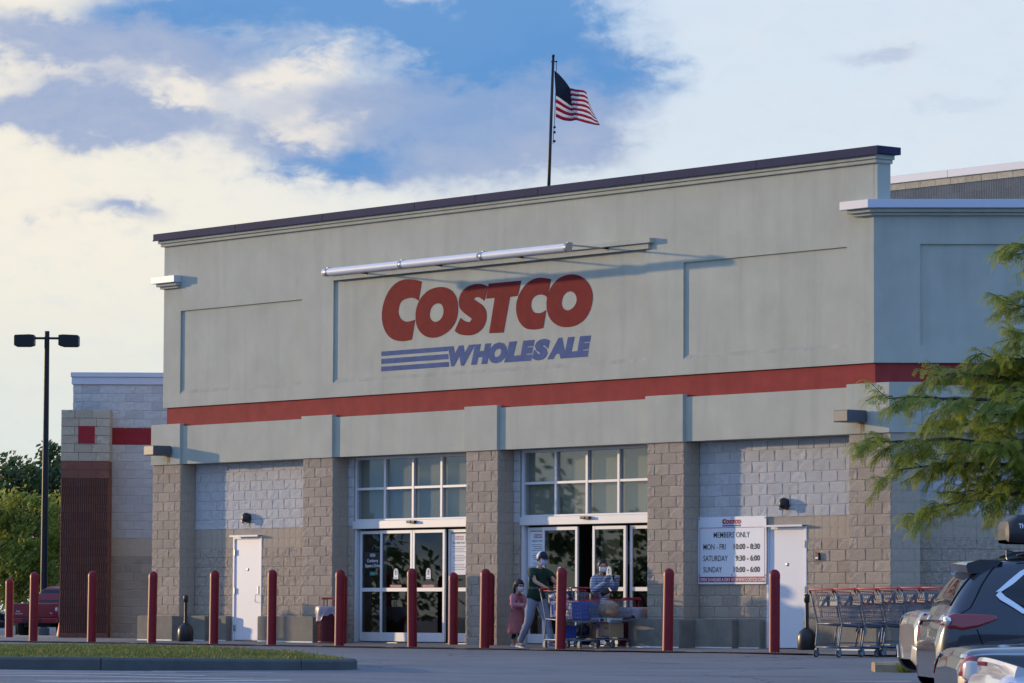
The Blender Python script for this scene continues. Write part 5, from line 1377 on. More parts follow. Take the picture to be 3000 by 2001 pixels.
BASE_EDGES = [('pelvis', 'waist'), ('waist', 'chest'), ('chest', 'neck0'), ('neck0', 'neck1'), ('chest', 'sh_l'), ('sh_l', 'elbow_l'), ('elbow_l', 'fore_l'), ('fore_l', 'wrist_l'), ('chest', 'sh_r'), ('sh_r', 'elbow_r'), ('elbow_r', 'fore_r'), ('fore_r', 'wrist_r'),
              ('pelvis', 'hip_l'), ('hip_l', 'knee_l'), ('knee_l', 'calf_l'), ('calf_l', 'ankle_l'), ('ankle_l', 'toe_l'), ('pelvis', 'hip_r'), ('hip_r', 'knee_r'), ('knee_r', 'calf_r'), ('calf_r', 'ankle_r'), ('ankle_r', 'toe_r')]
def fill(J):
    """forearm and calf bulges and toes from the main joints"""
    b = J['body']; k = J.get('k', 1.0)
    for q in ('l', 'r'):
        e, w = V(*b['elbow_' + q][0]), V(*b['wrist_' + q][0]); b['fore_' + q] = (tuple(e.lerp(w, .28)), .040 * k)
        kn, an = V(*b['knee_' + q][0]), V(*b['ankle_' + q][0]); b['calf_' + q] = (tuple(kn.lerp(an, .30) - V(.012, 0, 0)), .054 * k)
        d = V(*J['foot_' + q]).normalized(); b['toe_' + q] = (tuple(an + d * .12 * k - V(0, 0, .045 * k)), .032 * k)
    J['edges'] = BASE_EDGES; return J
# man in dark green tee pushing the left cart: walking to the right, leaning a little
man = fill({'body': {'pelvis': ((0, 0, .97), (.155, .125)), 'waist': ((.02, 0, 1.12), (.150, .112)), 'chest': ((.05, 0, 1.33), (.165, .120)), 'neck0': ((.075, 0, 1.475), .065), 'neck1': ((.105, 0, 1.545), .055),
        'sh_l': ((.06, .185, 1.42), .064), 'elbow_l': ((.24, .265, 1.22), .044), 'wrist_l': ((.49, .26, 1.125), .028),
        'sh_r': ((.07, -.185, 1.42), .064), 'elbow_r': ((.22, -.255, 1.235), .044), 'wrist_r': ((.47, -.20, 1.12), .028),
        'hip_l': ((.02, .095, .88), .098), 'knee_l': ((.20, .105, .50), .062), 'ankle_l': ((.33, .10, .095), .040),
        'hip_r': ((-.02, -.095, .88), .098), 'knee_r': ((-.10, -.105, .48), .062), 'ankle_r': ((-.34, -.10, .10), .040)},
    'foot_l': (1, .05, -.02), 'foot_r': (1, -.08, -.10), 'hand_l': ((.93, -.1, .05), (0, 0, 1)), 'hand_r': ((.95, .05, -.05), (0, 0, 1)), 'curl_l': .75, 'curl_r': .75, 'thumb_l': 1, 'thumb_r': -1,
    'head': (.150, 0, 1.655), 'head_size': .118, 'head_turn': -.10, 'head_tilt': .12})
def tee(c): return c.z > .905 and (abs(c.y) < .20 and c.z < 1.475 or abs(c.y) >= .175 and c.z > 1.265 and c.x < .19)
def trousers(c): return c.z < .985 and c.z > .10 and abs(c.y) < .22 and (c.x < .36 or c.z < .7)
t, b = person('man in a white and navy cap, dark green tee and grey sweatpants pushing a cart', F(-7.70, -1.24, -.038), -TH + R(4), man, None, {'low': -.32, 'front': 1.3, 'cap': True},
       (('trousers', trousers, .020, M_SWEAT, .014), ('tee_shirt', tee, .030, M_TEE, .016)), M_BMASK)
link('shirt_print', text_mesh('OREGON', .035, MATS['grey_print'], width=.22, depth=.001), t, (.0, -.172, 1.10))
# girl behind him in pink, hands together in front
g = .715
girl = {'k': .72, 'body': {'pelvis': ((0, 0, .66), (.115, .095)), 'waist': ((.005, 0, .775), (.100, .082)), 'chest': ((.015, 0, .915), (.110, .088)), 'neck0': ((.02, 0, 1.005), .046), 'neck1': ((.03, 0, 1.045), .040),
        'sh_l': ((.02, .118, .965), .044), 'elbow_l': ((.07, .165, .80), .034), 'wrist_l': ((.20, .09, .80), .023),
        'sh_r': ((.02, -.118, .965), .044), 'elbow_r': ((.05, -.165, .79), .034), 'wrist_r': ((.19, -.09, .79), .023),
        'hip_l': ((.0, .06, .60), .070), 'knee_l': ((.02, .058, .34), .045), 'ankle_l': ((.03, .058, .07), .029),
        'hip_r': ((.0, -.06, .60), .070), 'knee_r': ((.01, -.058, .34), .045), 'ankle_r': ((-.05, -.058, .07), .029)},
    'foot_l': (1, .1, -.05), 'foot_r': (1, -.1, -.05), 'hand_l': ((.8, -.4, .15), (0, 0, 1)), 'hand_r': ((.8, .4, .15), (0, 0, 1)), 'curl_l': .5, 'curl_r': .5, 'thumb_l': 1, 'thumb_r': -1,
    'head': (.045, 0, 1.155), 'head_size': .112, 'head_turn': -.15, 'head_tilt': .16, 'shoe_len': .20, 'ankle_h': .085, 'shoe_mat': mat('pale_pink_shoe', (.5, .36, .38), .7)}
girl = fill(girl)
def cardi(c): return (c.z > .70 and c.z < 1.0 and (abs(c.y) > .045 or c.x < .03) and abs(c.y) < .125) or (abs(c.y) >= .10 and c.z > .76 and c.x < .17)
def dress_top(c): return c.z > .62 and c.z < .985 and abs(c.y) < .125
def legg(c): return .17 < c.z < .62 and c.x < .15
t, b = person('girl in pink cardigan and dusky dress with black ponytail behind the man', F(-8.56, -1.0, -.034), -TH + R(6), girl, None,
       {'low': -.55, 'front': 1.15, 'tail': ((-.80, 0, .35), (-1.12, 0, .10), (-1.18, 0, -.55), (-1.05, 0, -1.25), (-.95, 0, -1.75)), 'tail_r': (.20, .28, .30, .22, .05)},
       (('dress_top', dress_top, .010, M_DUSK, .004), ('cardigan', cardi, .022, M_PINK, .008), ('leggings', legg, .006, M_NAVY, .0)), M_MASK, h=1.25)
sk = MB(); rows = []
for z, rx, ry in ((.80, .105, .090), (.72, .125, .108), (.60, .150, .130), (.45, .185, .160), (.30, .215, .185), (.255, .222, .190)):
    rows.append([((rx * (1 + .05 * math.sin(8 * a + z * 9) * (.8 - z) * 2)) * math.cos(a), (ry * (1 + .05 * math.sin(8 * a + z * 9) * (.8 - z) * 2)) * math.sin(a), z) for a in [2 * math.pi * i / 40 for i in range(41)]])
sk.grid(rows); o = sk.obj('skirt', M_DUSK, t, smooth=True, fix=False); md = o.modifiers.new('thick', 'SOLIDIFY'); md.thickness = .005
# woman in striped top, standing behind the right cart, looking at a phone she holds up
wom = fill({'k': .92, 'body': {'pelvis': ((0, 0, .88), (.145, .115)), 'waist': ((.01, 0, 1.01), (.118, .095)), 'chest': ((.02, 0, 1.20), (.138, .108)), 'neck0': ((.03, 0, 1.325), .052), 'neck1': ((.045, 0, 1.39), .046),
        'sh_l': ((.02, .155, 1.28), .054), 'elbow_l': ((.16, .22, 1.05), .040), 'wrist_l': ((.36, .14, 1.18), .026),
        'sh_r': ((.02, -.155, 1.28), .054), 'elbow_r': ((.12, -.23, 1.03), .040), 'wrist_r': ((.37, -.10, 1.19), .026),
        'hip_l': ((.0, .088, .80), .092), 'knee_l': ((.05, .09, .45), .058), 'ankle_l': ((.12, .09, .085), .037),
        'hip_r': ((.0, -.088, .80), .092), 'knee_r': ((-.02, -.09, .45), .058), 'ankle_r': ((-.12, -.09, .085), .037)},
    'foot_l': (1, .1, -.03), 'foot_r': (1, -.1, -.03), 'hand_l': ((.25, -.25, .92), (-1, 0, .2)), 'hand_r': ((.25, .2, .92), (-1, 0, .2)), 'curl_l': .35, 'curl_r': .45, 'thumb_l': 1, 'thumb_r': -1,
    'head': (.075, 0, 1.495), 'head_size': .112, 'head_turn': -.35, 'head_tilt': .14, 'shoe_mat': mat('teal_shoe', (.10, .16, .18), .7)})
def knit(c): return c.z > .80 and c.z < 1.33 and abs(c.y) < .165 or (abs(c.y) >= .075 and c.z > .95 and c.x < .345 and c.z < 1.33)
def jeans(c): return .10 < c.z < .88 and c.x < .2
t, b = person('woman in navy and white striped top with a white mask, holding up a phone', F(-7.00, -.28, -.008), -TH + R(-8), wom, None,
       {'low': -.50, 'front': 1.3, 'tail': ((-.85, 0, .0), (-1.1, 0, -.12), (-1.25, 0, -.35), (-1.22, 0, -.62)), 'tail_r': (.25, .36, .34, .12)},
       (('jeans', jeans, .012, M_NAVY, .006), ('knit_top', knit, .022, M_STRIPE, .010)), M_MASK, h=1.62)
ph = thing('phone', 'phone with a pale case in the raised hands of the woman', 'phone', F(-6.62, -.33, 1.20), -TH)
MB().box(-.006, .006, -.037, .037, 0, .14).obj('body', M_PKW, ph, rot=(0, -.25, 0), bevel=.004); MB().box(-.0085, -.0065, -.033, .033, .006, .134).obj('screen', M_BLACKT, ph, rot=(0, -.25, 0))
# child sitting in the front cart: head and shoulders above the rim
cp = thing('person', 'small black-haired child sitting in the right cart in front of the woman', 'person', F(-6.42, -.66, .62), -TH + .4)
cj = {'pelvis': ((0, 0, .0), (.10, .09)), 'chest': ((0, 0, .20), (.10, .08)), 'neck': ((.01, 0, .28), .04), 'shl': ((0, .10, .24), .038), 'el': ((.05, .13, .12), .03), 'hl': ((.14, .09, .08), .025), 'shr': ((0, -.10, .24), .038), 'er': ((.05, -.13, .12), .03), 'hr': ((.14, -.09, .08), .025), 'kl': ((.18, .06, .02), .05), 'kr': ((.18, -.06, .02), .05)}
bm_ = skin_mesh(cj, [('pelvis', 'chest'), ('chest', 'neck'), ('chest', 'shl'), ('shl', 'el'), ('el', 'hl'), ('chest', 'shr'), ('shr', 'er'), ('er', 'hr'), ('pelvis', 'kl'), ('pelvis', 'kr')], 0, 1)
bm_.materials.clear(); bm_.materials.append(M_SKIN); link('body', bm_, cp); shell(bm_, lambda c: c.x < .11, .012, M_STRIPE, 'shirt', cp)
mb = MB(); mb.ball((.02, 0, .355), .082, .072, .095, 16, 12); mb.obj('head', M_SKIN, cp, smooth=True)
mb = MB(); mb.ball((.008, 0, .375), .094, .086, .095, 16, 12); mb.obj('hair', M_HAIR, cp, smooth=True)
# ---------------------------------------------------------------- trees
def leaf_mat(name, c1, c2, trans=.45):
    m = bpy.data.materials.new(name); m.use_nodes = True; nt = m.node_tree; N = nt.nodes; L = nt.links; N.clear()
    o = N.new('ShaderNodeOutputMaterial'); tc = N.new('ShaderNodeTexCoord'); n = N.new('ShaderNodeTexNoise'); n.inputs['Scale'].default_value = 1.4; n.inputs['Detail'].default_value = 5; L.new(tc.outputs['Object'], n.inputs['Vector'])
    mr = N.new('ShaderNodeMapRange'); mr.inputs[1].default_value = .35; mr.inputs[2].default_value = .68; L.new(n.outputs['Fac'], mr.inputs[0])
    mx = N.new('ShaderNodeMix'); mx.data_type = 'RGBA'; mx.inputs[6].default_value = (*c1, 1); mx.inputs[7].default_value = (*c2, 1); L.new(mr.outputs[0], mx.inputs['Factor'])
    p = N.new('ShaderNodeBsdfPrincipled'); p.inputs['Roughness'].default_value = .5; L.new(mx.outputs[2], p.inputs['Base Color'])
    t = N.new('ShaderNodeBsdfTranslucent'); L.new(mx.outputs[2], t.inputs[0]); s = N.new('ShaderNodeMixShader'); s.inputs[0].default_value = trans
    L.new(p.outputs[0], s.inputs[1]); L.new(t.outputs[0], s.inputs[2]); L.new(s.outputs[0], o.inputs[0]); return m
M_LOCUST = leaf_mat('locust_leaf', (.19, .265, .035), (.37, .40, .06), .5)
M_LEAFY = leaf_mat('yellow_green_leaf', (.18, .22, .03), (.40, .40, .06), .5)
M_LEAFD = leaf_mat('dark_green_leaf', (.06, .10, .03), (.12, .16, .045), .45)
M_BARK = mat('bark', (.075, .06, .048), .95, var=.3, vscale=8, bump=.02, bscale=18)
def locust():
    """honey locust: long arching boughs with drooping feathery leaves"""
    bx, by = 9.0, 52.2; bz = ground_z(bx, by)
    t = thing('locust_tree', 'honey locust tree with feathery drooping leaves reaching in from the right', 'tree', (bx, by, bz))
    rnd = random.Random(21)
    O = Vector((bx, by, bz))
    MB().tube([(0, 0, -.1), (.02, .01, 1.2), (-.03, .0, 2.4), (.02, .03, 4.0), (0, 0, 6.2)], [.15, .12, .105, .07, .02], 12).obj('trunk', M_BARK, t, smooth=True)
    tips = [((4.50, 51.9, 2.82), 2.3), ((4.80, 51.5, 3.36), 2.7), ((5.45, 52.3, 3.72), 3.0), ((6.30, 51.9, 4.62), 3.5), ((6.50, 51.4, 5.30), 3.9), ((5.0, 52.6, 2.50), 2.2), ((5.25, 51.7, 1.95), 2.1), ((5.85, 52.8, 2.15), 2.1), ((5.6, 53.2, 3.1), 2.6), ((5.9, 51.0, 2.75), 2.4), ((6.2, 52.9, 3.6), 2.9), ((6.35, 50.8, 3.35), 2.9), ((6.0, 52.1, 3.2), 2.6), ((6.4, 51.6, 2.75), 2.3), ((5.55, 52.6, 2.7), 2.3), ((6.55, 52.5, 3.9), 3.1), ((6.7, 51.8, 2.35), 2.0), ((6.15, 52.1, 3.95), 3.1), ((6.4, 51.4, 4.2), 3.3),
            ((11.5, 51, 3.4), 2.8), ((12.5, 53, 2.9), 2.4), ((10.2, 50, 4.4), 3.3), ((9.6, 55, 3.6), 2.7), ((11.0, 54.5, 4.9), 3.6), ((8.2, 54.6, 4.6), 3.4), ((9.0, 49.5, 3.2), 2.5), ((9.2, 52, 6.6), 5.0), ((8.0, 50.4, 5.4), 4.2), ((10.6, 52.4, 5.9), 4.6)]
    cr = MB(); bark = []
    def frond(p, d, ln):
        """pinnate leaf hanging from p"""
        d = d.normalized(); n = 7; prev = p; sd_ = d.cross(Vector((rnd.uniform(-.5, .5), rnd.uniform(-.5, .5), 1))).normalized()
        for i in range(1, n + 1):
            q = i / n; dd = (d * (1 - q * .6) + Vector((0, 0, -1)) * q * .65).normalized(); cur = prev + dd * ln / n
            w = .030 * (1 - .5 * abs(q - .45)); h = ln / n * .52
            for s in (-1, 1):
                tip = cur + sd_ * s * w * 1.5 + dd * h * .9 + Vector((0, 0, -.004))
                cr.add([cur - dd * h * .35, cur + sd_ * s * w * .75 - dd * h * .35, tip, cur + sd_ * s * w * .55 + dd * h * .9], [(0, 1, 2, 3)])
            prev = cur
    for (tx, ty, tz), z0 in tips:
        a = Vector((0, 0, z0 - bz)) ; e = Vector((tx, ty, tz)) - O; ln = (e - a).length
        vis = tx < 7
        mid = a.lerp(e, .5) + Vector((rnd.uniform(-.1, .1), rnd.uniform(-.2, .2), .16 * ln * .6))
        path = []
        for i in range(13):
            q = i / 12; path.append(a * (1 - q) ** 2 + mid * 2 * q * (1 - q) + e * q ** 2 + Vector((rnd.uniform(-.02, .02), rnd.uniform(-.02, .02), rnd.uniform(-.02, .02))))
        MB().tube(path, [.055 * (1 - i / 12.5) + .006 for i in range(13)], 7).obj('branch', M_BARK, t, smooth=True)
        tw = MB(); nb_ = 16 if vis else 7
        def leafy(pts, dens):
            """leaves along a twig, both sides, hanging a little"""
            L_ = sum((pts[i + 1] - pts[i]).length for i in range(len(pts) - 1)); n_ = max(2, int(L_ * dens))
            for m_ in range(n_):
                s = .10 + .90 * (m_ + rnd.random()) / n_; k_ = len(pts) - 1; j_ = min(k_ - 1, int(s * k_)); pp = pts[j_].lerp(pts[j_ + 1], s * k_ - j_); ax = (pts[j_ + 1] - pts[j_]).normalized()
                sd2 = ax.cross(Vector((0, 0, 1))).normalized() * (1 if m_ % 2 else -1)
                frond(pp, ax * rnd.uniform(.3, .9) + sd2 * rnd.uniform(.5, 1.0) + Vector((rnd.uniform(-.3, .3), rnd.uniform(-.3, .3), rnd.uniform(-.45, .5))), rnd.uniform(.10, .20))
        for k in range(nb_):
            q = .22 + .78 * (k + rnd.random()) / nb_; i = min(11, int(q * 12)); p = path[i].lerp(path[i + 1], q * 12 - i); dr = (path[i + 1] - path[i]).normalized()
            sd_ = dr.cross(Vector((0, 0, 1))).normalized() * (1 if k % 2 else -1); l2 = rnd.uniform(.45, 1.0) * (1.15 - .75 * q)
            d2 = (dr * rnd.uniform(.6, 1.0) + sd_ * rnd.uniform(.25, .9) + Vector((0, 0, rnd.uniform(-.35, .55)))).normalized()
            pts = [p + d2 * l2 * s + Vector((0, 0, .10 * l2 * s - .30 * l2 * s * s)) + Vector((rnd.uniform(-.02, .02), rnd.uniform(-.02, .02), rnd.uniform(-.02, .02))) for s in (0, .25, .5, .75, 1.0)]
            tw.tube(pts, [.010, .008, .0065, .005, .003], 5, caps=False); leafy(pts, 26 if vis else 14)
            for g_ in range(4 if vis else 2):
                s = rnd.uniform(.25, .95); j_ = min(3, int(s * 4)); pp = pts[j_].lerp(pts[j_ + 1], s * 4 - j_); l3 = rnd.uniform(.18, .42)
                d3 = (d2 * .7 + sd_ * rnd.choice((-1, 1)) * rnd.uniform(.3, 1.0) + Vector((0, 0, rnd.uniform(-.7, .4)))).normalized()
                p3 = [pp, pp + d3 * l3 * .5, pp + d3 * l3 + Vector((0, 0, -.12 * l3))]; tw.tube(p3, [.005, .004, .0025], 4, caps=False); leafy(p3, 30 if vis else 14)
        leafy(path[8:], 26)
        tag(tw.obj('twig', M_BARK, t), kind='stuff')
    cr.obj('crown', M_LOCUST, t, fix=False)
locust()
def leafy_tree(name, lab, x, y, h, rx, rz, zc, m, seed, nclump=90, per=130, leaf=.13, trunk=.13, group=None):
    rnd = random.Random(seed); z0 = ground_z(x, y)
    t = thing(name, lab, 'tree', (x, y, z0), 0, group)
    MB().tube([(0, 0, -.1), (rnd.uniform(-.1, .1), 0, h * .35), (rnd.uniform(-.15, .15), 0, h * .62), (0, 0, h * .9)], [trunk, trunk * .75, trunk * .5, .02], 10).obj('trunk', M_BARK, t, smooth=True)
    cr = MB(); lim = MB()
    for k in range(nclump):
        while True:
            p = Vector((rnd.uniform(-1, 1), rnd.uniform(-1, 1), rnd.uniform(-1, 1)))
            if .25 < p.length < 1: break
        f = 1 + .28 * mnoise.noise(p * 2.1 + Vector((seed, 0, 0))); c = Vector((p.x * rx * f, p.y * rx * f, zc + p.z * rz * f))
        r = rnd.uniform(.28, .62) * rx * .34
        if k % 2 == 0:
            s = Vector((0, 0, max(h * .22, c.z - rnd.uniform(.5, 1.4)))) * 1.0; s.z = min(s.z, h * .85); mdl = s.lerp(c, .5) + Vector((0, 0, -.12))
            lim.tube([s, mdl, c], [.035, .022, .008], 5, caps=False)
        for _ in range(per):
            g = Vector((rnd.gauss(0, 1), rnd.gauss(0, 1), rnd.gauss(0, .75))) * r * .55; q = c + g
            a = Vector((rnd.gauss(0, 1), rnd.gauss(0, 1), rnd.gauss(0, 1))).normalized(); b_ = a.orthogonal().normalized(); s = leaf * rnd.uniform(.6, 1.25)
            cc = a.cross(b_)
            cr.add([q - b_ * s, q + cc * s * .45, q + b_ * s, q - cc * s * .45], [(0, 1, 2, 3)])
    lim.obj('limb', M_BARK, t); cr.obj('crown', m, t, fix=False)
    return t
leafy_tree('leafy_tree', 'bright yellow-green young tree behind the dark red pickup', -18.4, 152, 5.4, 2.6, 2.0, 3.5, M_LEAFY, 3, 110, 120, .12)
leafy_tree('leafy_tree', 'tall dark green tree behind the yellow-green one, at the left edge', -20.6, 176, 7.6, 3.0, 3.0, 4.9, M_LEAFD, 8, 120, 120, .15)
leafy_tree('leafy_tree', 'dark tree seen between the lamp post and the brown column', -17.6, 185, 7.2, 2.6, 2.9, 4.4, M_LEAFD, 12, 100, 120, .16)
leafy_tree('leafy_tree', 'low green tree filling the gap beside the brown column', -15.6, 166, 5.2, 2.0, 2.1, 2.9, M_LEAFY, 17, 80, 110, .13)
leafy_tree('leafy_tree', 'dark tree at the far left edge of the lot', -24.5, 168, 6.6, 2.8, 2.8, 4.0, M_LEAFD, 25, 90, 110, .15)
def weed():
    rnd = random.Random(5); p = Vector((5.52, 56.78, ground_z(5.52, 56.78)))
    t = thing('weed', 'small green weed growing at the tan kerb end', 'weed', p); mb = MB()
    for k in range(90):
        a = rnd.uniform(0, 2 * math.pi); l = rnd.uniform(.06, .17); r = rnd.uniform(0, .10); b0 = Vector((r * math.cos(a), r * math.sin(a) * .6, .0)); d = Vector((math.cos(a) * rnd.uniform(.2, .9), math.sin(a) * .5, rnd.uniform(.5, 1.1))).normalized(); s = Vector((-d.y, d.x, 0)).normalized() * .012
        e = b0 + d * l; mb.add([b0 - s * .4, b0 + s * .4, e + s + Vector((0, 0, -.02)), e + d * .05 + Vector((0, 0, -.035)), e - s + Vector((0, 0, -.02))], [(0, 1, 2, 3, 4)])
    mb.obj('leaves', M_LEAFY, t, fix=False)
weed()

def far_wood():
    """line of trees round the far left of the lot, seen low between the trunks and in the glass"""
    rnd = random.Random(77); mb = MB()
    for k in range(620):
        az = R(rnd.uniform(-104, -5.2)); d = rnd.uniform(205, 235) if az > R(-14) else rnd.uniform(150, 200)
        x, y = d * math.sin(az), d * math.cos(az); top = 5.0 + 4.5 * mnoise.noise((math.degrees(az) * .35, 3.3, 0)) + (2.0 if az < R(-14) else -1.2)
        c = Vector((x, y, rnd.uniform(-.2, max(1.5, top)))); r = rnd.uniform(1.0, 2.2)
        for _ in range(80):
            q = c + Vector((rnd.gauss(0, 1), rnd.gauss(0, 1), rnd.gauss(0, .7))) * r * .6
            a = Vector((rnd.gauss(0, 1), rnd.gauss(0, 1), rnd.gauss(0, 1))).normalized(); b_ = a.orthogonal().normalized(); s = rnd.uniform(.18, .36); cc = a.cross(b_)
            mb.add([q - b_ * s, q + cc * s * .55, q + b_ * s, q - cc * s * .55], [(0, 1, 2, 3)])
    o = mb.obj('far_wood', M_LEAFD, fix=False); tag(o, 'far line of dark green trees beyond the left side of the lot', kind='stuff')
far_wood()
# ---------------------------------------------------------------- cars
def paint(name, col, metal=.35, rough=.28): return mat(name, col, rough, metal, coat=1.0)
M_CGLASS = mat('dark_car_glass', (.012, .014, .018), .04, 0, spec=.6)
M_CHROME = mat('chrome', (.75, .75, .76), .12, 1.0)
M_TLRED = mat('red_tail_lens', (.30, .008, .014), .12, coat=1.0)
M_TLWH = mat('clear_tail_lens', (.55, .55, .55), .12, coat=1.0)
M_TRIM = mat('black_car_trim', (.02, .02, .021), .55)
M_SILTRIM = mat('silver_bumper_trim', (.38, .37, .36), .4, .4)
M_RUBBER = mat('tyre_rubber', (.018, .018, .018), .8)
M_RIM = mat('alloy_rim', (.45, .45, .46), .3, .8)
M_GAP = mat('panel_gap', (.004, .004, .005), .9)
def crom(vals, x):
    """Catmull-Rom through rows (x, a, b, ...)"""
    n = len(vals)
    for i in range(n - 1):
        if x <= vals[i + 1][0] or i == n - 2:
            p0, p1, p2, p3 = vals[max(0, i - 1)], vals[i], vals[i + 1], vals[min(n - 1, i + 2)]
            h = p2[0] - p1[0]; t = min(1, max(0, (x - p1[0]) / h)); out = []
            for k in range(1, len(p1)):
                m1 = (p2[k] - p0[k]) / (p2[0] - p0[0]) * h if p2[0] > p0[0] else 0
                m2 = (p3[k] - p1[k]) / (p3[0] - p1[0]) * h if p3[0] > p1[0] else 0
                out.append((2 * t ** 3 - 3 * t ** 2 + 1) * p1[k] + (t ** 3 - 2 * t ** 2 + t) * m1 + (-2 * t ** 3 + 3 * t ** 2) * p2[k] + (t ** 3 - t ** 2) * m2)
            return out
class Car:
    """rows: x, underside z, lower half width, belt half width, belt z, roof half width, roof z"""
    def __init__(s, rows): s.rows = rows; s.L = rows[-1][0]
    def half(s, x):
        zb, wl, wb, zt, wr, zr = crom(s.rows, x); d = max(.0, zr - zt)
        zr = max(zr, zt + .005)
        return [(0, wl * .90, zb), (1, wl, zb + .10 * min(1, (zt - zb) / .3)), (2, max(wl, wb) + .012, zb + (zt - zb) * .55), (3, wb, zt), (4, wb + (wr - wb) * .42 + .012 * min(1, d * 3), zt + d * .5), (5, wr, zt + d * .90), (6, wr * .72, zt + d * .985), (7, 0.0, zr + .012)]
    def pt(s, x, v, off=0.0):
        """v 0 (sill) .. 7 (roof centre); negative side y<0 for v>=0 ; v>7 mirrors to the far side"""
        sgn = -1
        if v > 7: v = 14 - v; sgn = 1
        y, z = crom(s.half(x), v); return Vector((x, sgn * max(0, y), z))
    def pn(s, x, v, off):
        p = s.pt(x, v); e = .01
        a = s.pt(min(s.L, x + e), v) - s.pt(max(0, x - e), v); b = s.pt(x, min(14, v + .02)) - s.pt(x, max(0, v - .02))
        n = a.cross(b); n = n.normalized() if n.length > 1e-9 else Vector((0, 0, 1))
        c = Vector((x, 0, .8))
        if n.dot(p - c) < 0: n = -n
        return p + n * off
    def body(s, m, par, nx=80):
        xs = [s.L * (.5 - .5 * math.cos(math.pi * i / nx)) * .5 + s.L * i / nx * .5 for i in range(nx + 1)]; vs = [.25 * i for i in range(57)]
        mb = MB(); rows = [[s.pt(x, v) for v in vs] for x in xs]; mb.grid(rows)
        for r in (rows[0], rows[-1]): mb.add(r, [tuple(range(len(r)))])
        mb.add([rows[0][0], rows[0][-1], rows[-1][-1], rows[-1][0]], [(0, 1, 2, 3)])
        return mb.obj('body', m, par, smooth=True, sharp=50)
    def patch(s, name, m, par, outline, off=.006, n=10, thick=.010):
        """surface patch between lower and upper edge curves: outline(q) -> (x, v) pairs for lower and upper at q in 0..1"""
        mb = MB(); rows = []
        for i in range(n + 1):
            (xa, va), (xb, vb) = outline(i / n); rows.append([s.pn(xa + (xb - xa) * j / 6, va + (vb - va) * j / 6, off) for j in range(7)])
        mb.grid(rows); o = mb.obj(name, m, par, smooth=True, fix=False)
        md = o.modifiers.new('thick', 'SOLIDIFY'); md.thickness = thick; md.offset = 0
        return o
    def wheels(s, par, xr, xf, r, w):
        for x in (xr, xf):
            for sg in (-1, 1):
                wh_ = MB(); wh_.wheel([(r * .62, -.09), (r * .95, -.10), (r, -.07), (r, .07), (r * .95, .10), (r * .62, .09)], (x, sg * (w - .085), r), (0, 1, 0), 28); o = wh_.obj('wheel', M_RUBBER, par, smooth=True, sharp=40)
                rm = MB(); rm.wheel([(.04, .085), (r * .60, .06), (r * .63, .085), (r * .63, -.085), (.04, -.085)], (x, sg * (w - .085), r), (0, sg, 0), 20); rm.obj('rim', M_RIM, o, smooth=True, sharp=30)
                ar = MB(); ar.wheel([(r * 1.16, -.14), (r * 1.16, .012)], (x, sg * (w - .02), r + .01), (0, sg, 0), 28); ar.obj('wheel_arch', M_TRIM, par)
SUV = [(0.0, .46, .66, .72, .74, .60, .80), (.05, .40, .80, .84, .90, .70, .98), (.12, .36, .87, .90, 1.00, .70, 1.10), (.26, .33, .905, .915, 1.02, .665, 1.33), (.40, .32, .915, .92, 1.02, .635, 1.49), (.58, .31, .92, .922, 1.015, .615, 1.575), (.95, .30, .92, .92, 1.005, .605, 1.625), (1.6, .29, .92, .92, .99, .60, 1.655), (2.3, .29, .92, .92, .975, .60, 1.645), (2.8, .29, .92, .918, .965, .60, 1.58), (3.25, .30, .92, .912, .955, .62, 1.31), (3.6, .30, .915, .90, .945, .66, 1.05), (4.0, .31, .90, .87, .90, .66, .985), (4.35, .33, .84, .80, .82, .60, .88), (4.55, .42, .66, .62, .60, .46, .64)]
SED = [(0.0, .46, .62, .66, .78, .56, .86), (.06, .38, .78, .80, .90, .66, .985), (.16, .33, .85, .86, .93, .68, 1.02), (.45, .30, .885, .885, .93, .66, 1.035), (.75, .28, .90, .90, .925, .64, 1.06), (1.05, .27, .90, .90, .92, .60, 1.22), (1.45, .26, .905, .90, .915, .57, 1.39), (1.9, .26, .905, .90, .905, .565, 1.445), (2.5, .26, .905, .90, .90, .565, 1.44), (3.0, .26, .90, .90, .89, .58, 1.27), (3.45, .27, .895, .885, .88, .64, 1.0), (3.9, .28, .88, .86, .84, .66, .90), (4.35, .30, .84, .81, .76, .62, .80), (4.65, .34, .74, .70, .62, .52, .67), (4.75, .42, .60, .56, .52, .40, .56)]
def lin(pts):
    def f(q):
        n = len(pts) - 1; i = min(n - 1, int(q * n)); t = q * n - i; (a, b), (c, d) = pts[i], pts[i + 1]
        return ((a[0] + (c[0] - a[0]) * t, a[1] + (c[1] - a[1]) * t), (b[0] + (d[0] - b[0]) * t, b[1] + (d[1] - b[1]) * t))
    return f
def both(f): return lambda q: tuple((x, 14 - v) for x, v in f(q))
def car_z(x, y, L, yaw):
    return ground_z(x + L / 2 * math.cos(yaw), y + L / 2 * math.sin(yaw))
